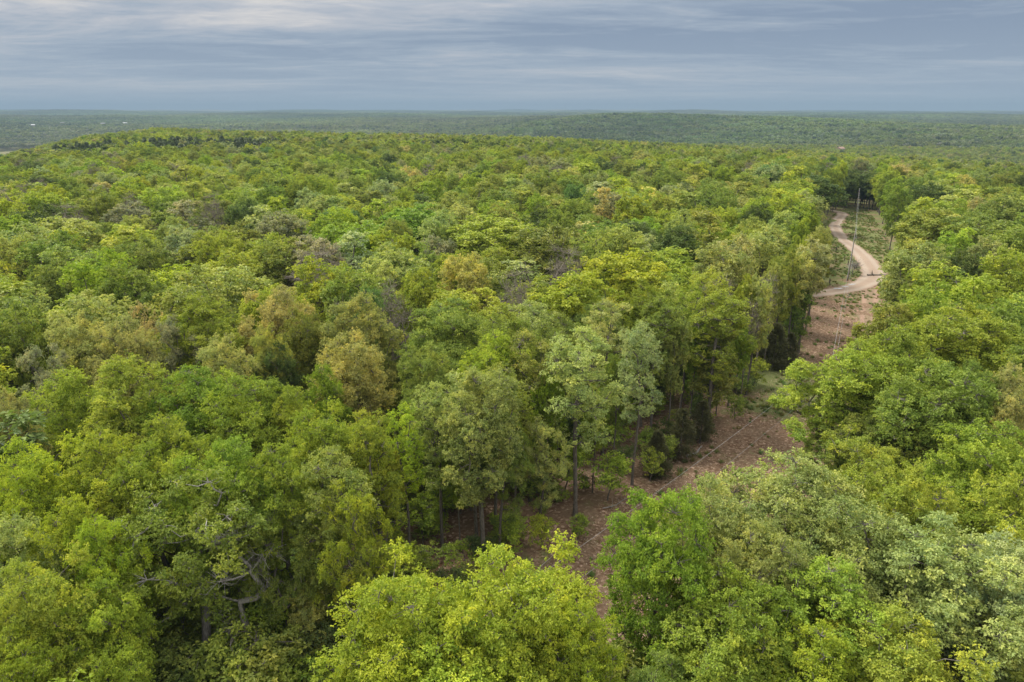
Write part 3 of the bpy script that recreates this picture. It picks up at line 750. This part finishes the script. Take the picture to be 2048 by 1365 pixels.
# groves
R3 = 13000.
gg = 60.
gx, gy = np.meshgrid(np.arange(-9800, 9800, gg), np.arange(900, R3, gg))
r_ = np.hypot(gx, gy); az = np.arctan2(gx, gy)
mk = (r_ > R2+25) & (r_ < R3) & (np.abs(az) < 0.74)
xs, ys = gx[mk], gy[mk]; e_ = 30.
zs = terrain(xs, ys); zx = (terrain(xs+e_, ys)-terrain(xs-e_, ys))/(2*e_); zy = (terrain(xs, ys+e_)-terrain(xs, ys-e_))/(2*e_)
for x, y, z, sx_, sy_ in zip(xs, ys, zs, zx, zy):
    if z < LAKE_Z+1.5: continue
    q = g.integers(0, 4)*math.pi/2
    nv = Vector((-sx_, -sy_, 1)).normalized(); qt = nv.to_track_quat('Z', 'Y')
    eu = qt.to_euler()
    b = 0.90+0.20*math.sin(x/310+y/540+math.sin(y/700))+0.12*math.sin(x/137-y/190)+g.normal(0, 0.07)  # stand colour, with cloud-shadow patches put into it as broad brightness waves
    addp(x, y, z-.3, P_GROVE[g.integers(0, 6)], (eu.x, eu.y, eu.z), (1.0, 1.0, g.uniform(0.85, 1.1)), (b*(0.93+0.1*math.sin(x/500-y/800)+g.normal(0, .05)), b, b*1.25))  # blue raised: some distance haze is put into the grove tint
print('forest points', len(pts), 'named', len(named), 'rest', len(rest))
def scatter(name, pts, idx, rot, scl, tin, coll):
    me = bpy.data.meshes.new(name); n = len(pts)
    me.vertices.add(n); me.vertices.foreach_set('co', np.array(pts, np.float32).ravel())
    a = me.attributes.new('kind_index', 'INT', 'POINT'); a.data.foreach_set('value', np.array(idx, np.int32))
    a = me.attributes.new('rot', 'FLOAT_VECTOR', 'POINT'); a.data.foreach_set('vector', np.array(rot, np.float32).ravel())
    a = me.attributes.new('scl', 'FLOAT_VECTOR', 'POINT'); a.data.foreach_set('vector', np.array(scl, np.float32).ravel())
    a = me.attributes.new('tint', 'FLOAT_COLOR', 'POINT')
    t4 = np.ones((n, 4), np.float32); t4[:, :3] = np.array(tin, np.float32); a.data.foreach_set('color', t4.ravel())
    o = link(name, me)
    ng = bpy.data.node_groups.new(name+'_scatter', 'GeometryNodeTree')
    ng.interface.new_socket('Geometry', in_out='INPUT', socket_type='NodeSocketGeometry')
    ng.interface.new_socket('Geometry', in_out='OUTPUT', socket_type='NodeSocketGeometry')
    gi = ng.nodes.new('NodeGroupInput'); go = ng.nodes.new('NodeGroupOutput')
    ip = ng.nodes.new('GeometryNodeInstanceOnPoints'); ci = ng.nodes.new('GeometryNodeCollectionInfo')
    ci.inputs['Collection'].default_value = coll; ci.inputs['Separate Children'].default_value = True; ci.inputs['Reset Children'].default_value = True
    def na_(nm, dt):
        q = ng.nodes.new('GeometryNodeInputNamedAttribute'); q.data_type = dt; q.inputs['Name'].default_value = nm
        return [s for s in q.outputs if s.enabled][0]
    ng.links.new(gi.outputs[0], ip.inputs['Points']); ng.links.new(ci.outputs[0], ip.inputs['Instance'])
    ip.inputs['Pick Instance'].default_value = True
    ng.links.new(na_('kind_index', 'INT'), ip.inputs['Instance Index'])
    ng.links.new(na_('rot', 'FLOAT_VECTOR'), ip.inputs['Rotation'])
    ng.links.new(na_('scl', 'FLOAT_VECTOR'), ip.inputs['Scale'])
    ng.links.new(ip.outputs[0], go.inputs[0])
    md = o.modifiers.new('scatter', 'NODES'); md.node_group = ng
    return o
fo = scatter('forest', pts, idx, rot, scl, tin, proto)
tag(fo, 'mixed green broadleaf forest running on over the plateau and hills to the horizon', 'forest', kind='stuff')

# ------------------------------------------------------------------ undergrowth below the crowns
ucol = bpy.data.collections.new('undergrowth_kinds')
for s_ in range(5):
    if s_ < 3: t, c = grow(seed=61+s_, H=3.2, R=1.7, cb=0.5, n_lobes=10, lobe_r=0.65, n_leaf=1700, leaf=0.19, twig=2, trunk_r=0.05, k=4)
    else: t, c = grow(seed=61+s_, H=6.5, R=2.7, cb=1.2, n_lobes=26, lobe_r=0.8, n_leaf=7000, leaf=0.19, twig=3, trunk_r=0.09, k=5, narrow=True)
    ucol.objects.link(bpy.data.objects.new('bush_kind_%03d' % s_, combine(t, c, 'bush')))
up_, ui, ur, us, ut = [], [], [], [], []
g = np.random.default_rng(23)
for q in range(9000):
    x, y = g.uniform(-110, 120), g.uniform(6, 170)
    if abs(math.atan2(x, y)) > 0.8: continue
    if inside((x, y), POLY) or seg_dist(np.array((x, y)), POLY) < 0.8: continue
    near_l = seg_dist(np.array((x, y)), POLY)
    s = g.uniform(0.35, 1.5) if g.random() < 0.6 or near_l < 1.2 else g.uniform(1.2, 2.6)
    if near_l > 26 and s < 1.0: continue
    if near_l < 9 and x < np.interp(y, CL[:, 1], CL[:, 0])+2 and y > 40:
        s = min(s, 0.95)
        if g.random() < 0.4: continue
    up_.append((x, y, float(terrain(x, y))-.05)); big_ = s > 1.3; s = s/2.0 if big_ else s; ui.append(int(g.integers(3, 5)) if big_ else int(g.integers(0, 3))); ur.append((0, 0, g.uniform(0, 6.28))); us.append((s, s, s*g.uniform(0.8, 1.2)))
    ut.append(jitter(['mid_green', 'bright_green', 'dark_green', 'olive'][g.integers(0, 4)], g))
uo = scatter('undergrowth', up_, ui, ur, us, ut, ucol)
tag(uo, 'low leafy green undergrowth on the brown forest floor', 'undergrowth', kind='stuff')

# ------------------------------------------------------------------ power line through the clearing
POLEM = plain('weathered_pole', (0.27, 0.24, 0.21)); INSM = plain('porcelain', (0.45, 0.45, 0.47), 0.3); ALU = plain('aluminium_wire', (0.30, 0.31, 0.32), 0.7, 0.0)
CANM = plain('transformer_grey', (0.38, 0.40, 0.42), 0.5)
def pole(x, y, h, yaw, label, can=False, lean=(0, 0)):
    e = link('utility_pole', None, None, (x, y, float(terrain(x, y))-0.1)); tag(e, label, 'utility pole', 'poles of the power line'); e.rotation_euler = (lean[0], lean[1], yaw)
    zz = np.linspace(0, h, 8); P = np.stack([0*zz, 0*zz, zz], 1)
    v, f = tubes([(P, np.linspace(0.16, 0.10, 8))], 10)
    link('pole_shaft', mesh_np('pole_shaft', v, [f], [POLEM], True), e)
    v, f = tubes([(np.array([[0, 0, h], [0, 0, h+0.12], [0, 0, h+0.26]]), np.array([0.05, 0.09, 0.03]))], 8)
    link('insulator', mesh_np('insulator', v, [f], [INSM], True), e)
    v, f = tubes([(np.array([[0.1, 0, h-1.7], [0.22, 0, h-1.7], [0.34, 0, h-1.68]]), np.array([0.05, 0.07, 0.04]))], 8)
    link('insulator', mesh_np('insulator', v, [f], [INSM], True), e)
    if can:
        v, f = tubes([(np.array([[0.42, 0, h-2.9], [0.42, 0, h-2.88], [0.42, 0, h-2.1], [0.42, 0, h-2.02]]), np.array([0.02, 0.26, 0.26, 0.05]))], 12)
        link('transformer', mesh_np('transformer', v, [f], [CANM], True), e)
    return np.array([x, y, e.location.z+h+0.2]), np.array([x, y, e.location.z+h-1.7])
YAW = -0.5
A0 = pole(-11.5, 20.0, 10.2, -0.75, 'weathered wooden utility pole below the near end of the power line')
A1 = pole(35.5, 71.0, 9.8, -0.6, 'wooden utility pole half hidden by the open tree beside the clearing', True)
A2 = pole(75.6, 150.0, 11.0, YAW, 'tall wooden utility pole inside the bend of the gravel road')
A3 = pole(136.0, 272.0, 8.6, YAW, 'farthest wooden utility pole, in front of the dark trees closing the clearing')
def wire(name, a, b, sag, label, r=0.022):
    t = np.linspace(0, 1, 28)[:, None]; P = a*(1-t)+b*t; P[:, 2] -= (4*sag*t*(1-t))[:, 0]
    v, f = tubes([(P, np.full(28, r))], 5)
    o = link(name, mesh_np(name, v, [f], [ALU], True)); tag(o, label, 'power line', 'wires of the power line')
off = np.array([0.32, -0.2, 0])
wire('overhead_wire', A0[0], A1[0], 0.9, 'upper wire crossing the leaf-strewn near end of the clearing', 0.007)
wire('overhead_wire', A0[1]+off, A1[1]+off, 1.1, 'lower wire crossing the leaf-strewn near end of the clearing', 0.006)
wire('overhead_wire', A1[0], A2[0], 0.9, 'upper pale wire running from hidden pole over the road bend', 0.013)
wire('overhead_wire', A1[1]+off, A2[1]+off, 1.1, 'lower pale wire running from hidden pole over the road bend', 0.011)
wire('overhead_wire', A2[0], A3[0], 2.2, 'upper wire between road bend pole and farthest pole', 0.018)
wire('overhead_wire', A2[1]+off, A3[1]+off, 2.2, 'lower wire between road bend pole and farthest pole', 0.013)
g = np.random.default_rng(41)
gx_ = ground_at(1640, 590); v_ = np.array([A2[0]-[0, 0, 1.0], [A2[0][0]+3.2, A2[0][1]-4.2, 0.0]])

# ------------------------------------------------------------------ posts, stump, branches and puddles by the road
POSTM = plain('old_post', (0.075, 0.06, 0.05)); REDM = plain('faded_red_paint', (0.33, 0.10, 0.07))
def post(px, py, h, r, label, mat=POSTM, name='fence_post', cat='post', grp='old posts beside the gravel road'):
    x, y = ground_at(px, py); zz = np.array([0, h*0.3, h*0.7, h*0.95, h]); P = np.stack([0.02*np.sin(zz*4), 0.03*zz, zz], 1)
    v, f = tubes([(P, np.array([r, r*0.95, r*0.9, r*0.85, 0.02]))], 8)
    o = link(name, mesh_np(name, v, [f], [mat], True), None, (x, y, float(terrain(x, y))-0.05)); tag(o, label, cat, grp)
post(1672, 503, 1.15, 0.13, 'short dark post in the grass left of the S-bend')
post(1689, 520, 1.0, 0.11, 'short dark post beside the foot of the road pole, farther one')
post(1696, 528, 1.2, 0.12, 'short dark post on the inner verge of the road bend')
post(1659, 566, 1.2, 0.14, 'short dark post in grass above the left arm of the road')
post(1694, 561, 1.0, 0.12, 'short dark post just above the pale puddles')
post(1629, 577, 1.3, 0.06, 'thin faded red marker post where the road enters the trees', REDM, 'marker_post', 'marker post', None)
t_, c_ = grow(seed=91, H=2.6, R=1.1, cb=0.8, n_lobes=6, lobe_r=0.5, n_leaf=0, leaf=.1, bare=True, k=4, trunk_r=0.1)
p_ = ground_at(1705, 549); o = link('dead_sapling', mesh_np('dead_sapling', t_[0], [t_[1]], [PALEBARK], True), None, (p_[0], p_[1], 0)); tag(o, 'small leafless broken sapling inside the curve of the road', 'dead sapling')
def log(name, px, py, L_, r, yaw, label, seed, mat=PALEBARK, cat='fallen branch'):
    g = np.random.default_rng(seed); x, y = ground_at(px, py); n = 9; t = np.linspace(-.5, .5, n)
    P = np.stack([t*L_, 0.15*np.sin(t*7+seed), np.full(n, r*0.8)+0.1*np.abs(t)], 1); paths = [(P, np.linspace(r, r*0.35, n))]
    for q in range(5):
        a = P[g.integers(2, n-1)]; d = g.normal(0, 1, 3); d[2] = abs(d[2])*0.6; d /= np.linalg.norm(d)
        paths.append((np.array([a, a+d*L_*0.12, a+d*L_*0.24]), np.array([r*0.45, r*0.3, r*0.12])))
    v, f = tubes(paths, 6); o = link(name, mesh_np(name, v, [f], [mat], True), None, (x, y, float(terrain(x, y))+0.03)); o.rotation_euler = (0, 0, yaw); tag(o, label, cat, 'fallen wood in the clearing')
log('fallen_log', 1757, 550, 5.5, 0.22, 0.1, 'grey fallen log on the outer side of the road bend', 3, GREYBARK, 'log')
log('fallen_branch', 1699, 589, 3.0, 0.06, 1.0, 'thin pale branch lying just below the road', 4)
log('fallen_branch', 1392, 900, 3.2, 0.15, 0.8, 'thick pale broken branch lying at the foot of the left trees', 5)
log('fallen_branch', 1238, 1006, 4.0, 0.05, 0.6, 'thin branch on brown leaves below the tall pale tree', 6)
m, nt_, b = new_mat('standing_water'); b.inputs['Base Color'].default_value = (0.55, 0.57, 0.6, 1); b.inputs['Roughness'].default_value = 0.15  # pale base colour: the sky's reflection is painted into the water
def puddle(px, py, a, b_, yaw, sd):
    g = np.random.default_rng(sd); x, y = ground_at(px, py); n = 26; ph = np.arange(n)*2*math.pi/n
    rr_ = 1+0.25*np.sin(ph*2+sd)+0.15*np.sin(ph*5+sd)
    V = np.stack([a*rr_*np.cos(ph), b_*rr_*np.sin(ph), 0*ph], 1); V = np.vstack([V, [[0, 0, 0]]])
    F = np.array([[k, (k+1) % n, n] for k in range(n)])
    o = link('puddle', mesh_np('puddle', V, [F], [m]), None, (x, y, float(terrain(x, y))+0.10)); o.rotation_euler = (0, 0, yaw); o['kind'] = 'structure'
puddle(1704, 569, 0.8, 0.3, 0.3, 1); puddle(1690, 573, 0.6, 0.25, 0.2, 2); puddle(1677, 576, 0.9, 0.3, 0.05, 3)

# ------------------------------------------------------------------ young trees and cedars along the edge of the clearing
SAP = [(1020, 1105, 4.6, 'bright_green', 'bushy bright green sapling below the dark-trunked tree'), (1085, 1090, 3.6, 'yellow_green', 'small yellow-green sapling left of the brown clearing'),
       (1155, 1080, 2.8, 'bright_green', 'low sapling at the foot of the dark trunk'), (1300, 960, 4.0, 'yellow_green', 'leafy sapling right of the pale tree trunk'),
       (1335, 915, 3.6, 'mid_green', 'dark leafy sapling at the edge of the brown leaves'), (1215, 1000, 5.5, 'bright_green', 'bright sapling between the two long trunks'),
       (1470, 835, 3.8, 'mid_green', 'leafy sapling at the near end of the left treeline'), (1505, 775, 4.5, 'yellow_green', 'pale green sapling beside the grassy hollow'),
       (820, 1190, 5.2, 'bright_green', 'spreading bright sapling left of the twin grey trunks'), (700, 1200, 4.5, 'mid_green', 'dark green sapling in the gap left of the lime crowns'),
       (1130, 985, 6.0, 'bright_green', 'tall leafy sapling behind the dark trunk'), (1180, 920, 6.0, 'bright_green', 'fresh green sapling behind the pale slender tree')]
for px, py, h, col, lb in SAP:
    x, y = ground_at(px, py); e = link('sapling', None, None, (x, y, float(terrain(x, y))-.05)); s_ = h/5.0
    e.scale = (s_, s_, s_); e.rotation_euler = (0, 0, g.uniform(0, 6.28)); tag(e, lb, 'sapling', 'saplings along the left edge of the clearing')
    link('trunk', HI['sapling'][0], e); c_ = link('crown', HI['sapling'][1], e); c_['tint'] = jitter(col, g)
def cedar_hi():
    g = np.random.default_rng(78); n = 9000
    hh = g.uniform(0.03, 1, n)**0.95; br = g.integers(0, 46, n); bh = g.uniform(0.03, 0.97, 46); ba = g.uniform(0, 6.283, 46)
    hh = np.clip(bh[br]+g.normal(0, 0.035, n), 0.02, 1); ph = ba[br]+g.normal(0, 0.32, n)
    r = ((1-hh)**0.7*2.3+0.2)*g.uniform(0.15, 1.1, n)**0.7*(0.7+0.5*((br*37) % 11)/11.)
    c_ = np.stack([r*np.cos(ph), r*np.sin(ph), hh*7], 1)
    d = np.stack([np.cos(ph), np.sin(ph), np.full(n, 0.5)], 1)+g.normal(0, 0.4, (n, 3)); d /= np.linalg.norm(d, axis=1)[:, None]
    A = np.cross(d, g.normal(0, 1, (n, 3))); A /= np.linalg.norm(A, axis=1)[:, None]; s = g.uniform(0.1, 0.22, (n, 1))
    V = np.stack([c_, c_+d*s+A*s*0.35, c_+d*s*2, c_+d*s-A*s*0.35], 1).reshape(-1, 3)
    return V, np.arange(n*4).reshape(-1, 4), np.repeat(1+g.normal(0, 0.15, (n, 1)), 4, 0)*np.ones((1, 3))
cv2 = cedar_hi(); CH = mesh_np('crown', cv2[0], [cv2[1]], [FOL], False, {'lv': cv2[2]})
tv2 = tubes([(np.array([[0, 0, 0], [0, 0, 3], [0, 0, 6.7]]), np.array([.13, .09, .02]))], 6); CT = mesh_np('trunk', tv2[0], [tv2[1]], [BARK], True)
for px, py, s_, lb in ((1545, 735, 0.95, 'dark brownish cedar at the corner of the left treeline'), (1575, 728, 0.7, 'smaller dark cedar against the leafy clearing'),
                       (1520, 722, 1.0, 'dark cedar behind the corner of the left treeline'), (1400, 880, 0.75, 'dark bushy cedar above the broken branch'), (1360, 905, 0.8, 'dark cedar left of the broken branch'),
                       (1310, 945, 0.7, 'dark cedar nearest to the pale slender tree')):
    x, y = ground_at(px, py); e = link('cedar', None, None, (x, y, float(terrain(x, y))-.05)); e.scale = (s_, s_, s_); e.rotation_euler = (0, 0, g.uniform(0, 6.28))
    tag(e, lb, 'cedar', 'cedars along the left edge of the clearing'); link('trunk', CT, e); c_ = link('crown', CH, e); c_['tint'] = [.13, .13, .065]

# ------------------------------------------------------------------ far houses, a shed and the radio mast
WALLM = plain('pale_siding', (0.42, 0.41, 0.39)); WALL2 = plain('tan_siding', (0.45, 0.36, 0.27)); ROOFW = plain('white_metal_roof', (0.42, 0.43, 0.45), 0.7); ROOFD = plain('grey_shingle', (0.16, 0.16, 0.17)); GLS = plain('window_glass', (0.04, 0.05, 0.06), 0.1)
def house(px, py, D, Lx, Ly, hw, wm, rm, label, lift=0):
    """stands on a cleared rise at distance D along the ray through the picture point"""
    u = (px-1024)/1365.; f_ = math.cos(PITCH)-(py-682.5)/1365.*math.sin(PITCH); k = D/math.hypot(u, f_)
    x, y = u*k, f_*k; z = float(terrain(x, y))+lift
    e = link('house', None, None, (x, y, z)); tag(e, label, 'house', 'houses among the far wooded hills'); e.rotation_euler = (0, 0, (px*0.37) % 1.0)
    v, f = box(0, 0, hw/2-lift/2, Lx, Ly, hw+lift); link('wall', mesh_np('wall', v, [f], [wm]), e)
    rh = Ly*0.28; ox, oy = Lx/2+0.5, Ly/2+0.6
    V = np.array([[-ox, -oy, hw-.15], [ox, -oy, hw-.15], [ox, oy, hw-.15], [-ox, oy, hw-.15], [-ox, 0, hw+rh], [ox, 0, hw+rh]])
    o = link('roof', mesh_np('roof', V, [np.array([[0, 1, 5, 4], [2, 3, 4, 5], [3, 2, 1, 0]]), np.array([[0, 4, 3], [1, 2, 5]])], [rm]), e)
    for q in (-0.3, 0.3):
        v, f = box(q*Lx, -Ly/2-0.02, hw*0.5, 1.4, 0.08, 1.3); link('window', mesh_np('window', v, [f], [GLS]), e)
house(66, 249, 3050, 11, 8, 4.5, WALLM, ROOFW, 'leftmost white-roofed house on the hillside across the lake', 14)
house(125, 246, 3250, 14, 9, 5, WALLM, ROOFD, 'pale house with grey roof, second from left across the lake', 14)
house(206, 248, 3150, 14, 9, 5, WALLM, ROOFD, 'grey-roofed house, third from left on the far hillside', 14)
house(250, 245, 3250, 14, 9, 5, WALL2, ROOFW, 'tan house with pale roof, fourth from left on far hillside', 14)
house(432, 252, 2900, 20, 9, 4, WALLM, ROOFW, 'long white-roofed house right of the others across the lake', 15)
house(1683, 279, 1300, 16, 9, 5, WALL2, plain('rusty_metal_roof', (0.27, 0.17, 0.12)), 'rusty-roofed house among trees in the right valley', 12)
house(395, 219, 8600, 60, 14, 7, WALLM, ROOFW, 'long pale building on the left skyline', 10)
# lattice mast on the horizon
D = 8200.; u = (1125-1024)/1365.; x, y = u*D, D; z0 = float(terrain(x, y))
e = link('radio_mast', None, None, (x, y, z0)); tag(e, 'thin guyed radio mast standing on the hazy horizon', 'radio mast')
H_ = 36-z0+105; paths = []
for q in range(3):
    a = q*2.094; c_ = np.array([1.1*math.cos(a), 1.1*math.sin(a)])
    paths.append((np.array([[c_[0], c_[1], 0], [c_[0], c_[1], H_/2], [c_[0], c_[1], H_]]), np.full(3, 0.35)))
for k_ in range(0, int(H_/4)):
    a0, a1 = k_*2.094, (k_+1)*2.094
    p0 = np.array([1.1*math.cos(a0), 1.1*math.sin(a0), k_*4.]); p1 = np.array([1.1*math.cos(a1), 1.1*math.sin(a1), k_*4.+4]); paths.append((np.array([p0, (p0+p1)/2, p1]), np.full(3, 0.2)))
v, f = tubes(paths, 4); link('lattice', mesh_np('lattice', v, [f], [plain('mast_steel', (0.2, 0.2, 0.22))], True), e)

# ------------------------------------------------------------------ loose leaves and grass tufts in the clearing
g = np.random.default_rng(83)
def in_clear(n, ymax, margin=0.0):
    o = []
    while len(o) < n:
        c = g.uniform([-8, 34], [146, ymax])
        if inside(c, POLY) : o.append(c)
    return np.array(o)
q_ = in_clear(26000, 128); n = len(q_)
e_ = g.uniform([-25, 30], [40, 85], (9000, 2)); q_ = np.vstack([q_, e_]); n = len(q_)
ph = g.uniform(0, 6.283, n); s_ = g.uniform(0.04, 0.09, n); z = terrain(q_[:, 0], q_[:, 1])+0.03
A = np.stack([np.cos(ph), np.sin(ph), g.normal(0, 0.35, n)], 1)*s_[:, None]; B = np.stack([-np.sin(ph), np.cos(ph), g.normal(0, 0.35, n)], 1)*s_[:, None]*0.6
c_ = np.column_stack([q_, z+0.04]); V = np.stack([c_-A, c_-B, c_+A, c_+B], 1).reshape(-1, 3)
pal = np.array([[.19, .11, .07], [.27, .17, .105], [.35, .25, .16], [.38, .30, .22], [.24, .145, .09]]); col = pal[g.integers(0, 5, n)]*(1+g.normal(0, .1, (n, 1)))
lm, nt_, b = new_mat('dry_leaves'); at = nt_.nodes.new('ShaderNodeAttribute'); at.attribute_name = 'lv'; nt_.links.new(at.outputs['Color'], b.inputs['Base Color']); b.inputs['Roughness'].default_value = 0.8
tag(link('leaf_litter', mesh_np('leaf_litter', V, [np.arange(n*4).reshape(-1, 4)], [lm], False, {'lv': np.repeat(col, 4, 0)})), 'loose brown dry leaves scattered over the clearing floor', 'leaves', kind='stuff')
tcol = bpy.data.collections.new('grass_kinds')
for k_ in range(3):
    n = 60; ph = g.uniform(0, 6.283, n); r0 = g.uniform(0, .22, n); L_ = g.uniform(.15, .4, n)
    b0 = np.stack([r0*np.cos(ph), r0*np.sin(ph), 0*r0], 1); d_ = np.stack([np.cos(ph)*.5, np.sin(ph)*.5, np.ones(n)], 1)*L_[:, None]
    w_ = np.stack([-np.sin(ph), np.cos(ph), 0*ph], 1)*0.025
    V = np.stack([b0-w_, b0+w_, b0+d_], 1).reshape(-1, 3)
    tcol.objects.link(bpy.data.objects.new('grass_kind_%03d' % k_, mesh_np('grass_tuft', V, [np.arange(n*3).reshape(-1, 3)], [FOL], False, {'lv': np.repeat(1+g.normal(0, .15, (n, 1)), 3, 0)*np.ones((1, 3))})))
gp, gi2, gr, gs, gt = [], [], [], [], []
RD = spline(rp, 6)
for c in in_clear(9000, 276):
    n1 = math.sin(c[0]/3.1+c[1]/4.7)+math.sin(c[0]/1.3-c[1]/2.1)*0.6+math.sin(c[1]/9.)*0.5
    want = 0.9 if c[1] > 150 else 0.45 if c[1] > 128 else 0.9 if math.hypot(c[0]-36, c[1]-86) < 9 else 0.15
    if g.random() > want*(0.75+0.35*n1): continue
    if np.hypot(RD[:, 0]-c[0], RD[:, 1]-c[1]).min() < 2.6: continue
    s_ = g.uniform(0.5, 1.5); gp.append((c[0], c[1], float(terrain(c[0], c[1])))); gi2.append(int(g.integers(0, 3))); gr.append((0, 0, g.uniform(0, 6.28))); gs.append((s_, s_, s_*g.uniform(.6, 1.1)))
    gt.append([.15+g.uniform(-.03, .06), .19+g.uniform(-.03, .04), .06])
go_ = scatter('grass', gp, gi2, gr, gs, gt, tcol); tag(go_, 'short rough green grass tufts in the clearing', 'grass', kind='stuff')

# ------------------------------------------------------------------ haze
m = bpy.data.materials.new('haze'); m.use_nodes = True; hn = m.node_tree
for n in list(hn.nodes): hn.nodes.remove(n)
ho = hn.nodes.new('ShaderNodeOutputMaterial'); pv = hn.nodes.new('ShaderNodeVolumePrincipled')
pv.inputs['Color'].default_value = (0.25, 0.355, 0.47, 1); pv.inputs['Density'].default_value = 1.4e-4; pv.inputs['Anisotropy'].default_value = 0.0
hn.links.new(pv.outputs[0], ho.inputs['Volume'])
v, f = box(0, 0, 0, 27600, 27600, 1); v[:4, 2] = -110; v[4:, 2] = 125
tag(link('haze', mesh_np('haze', v, [f], [m])), kind='stuff')
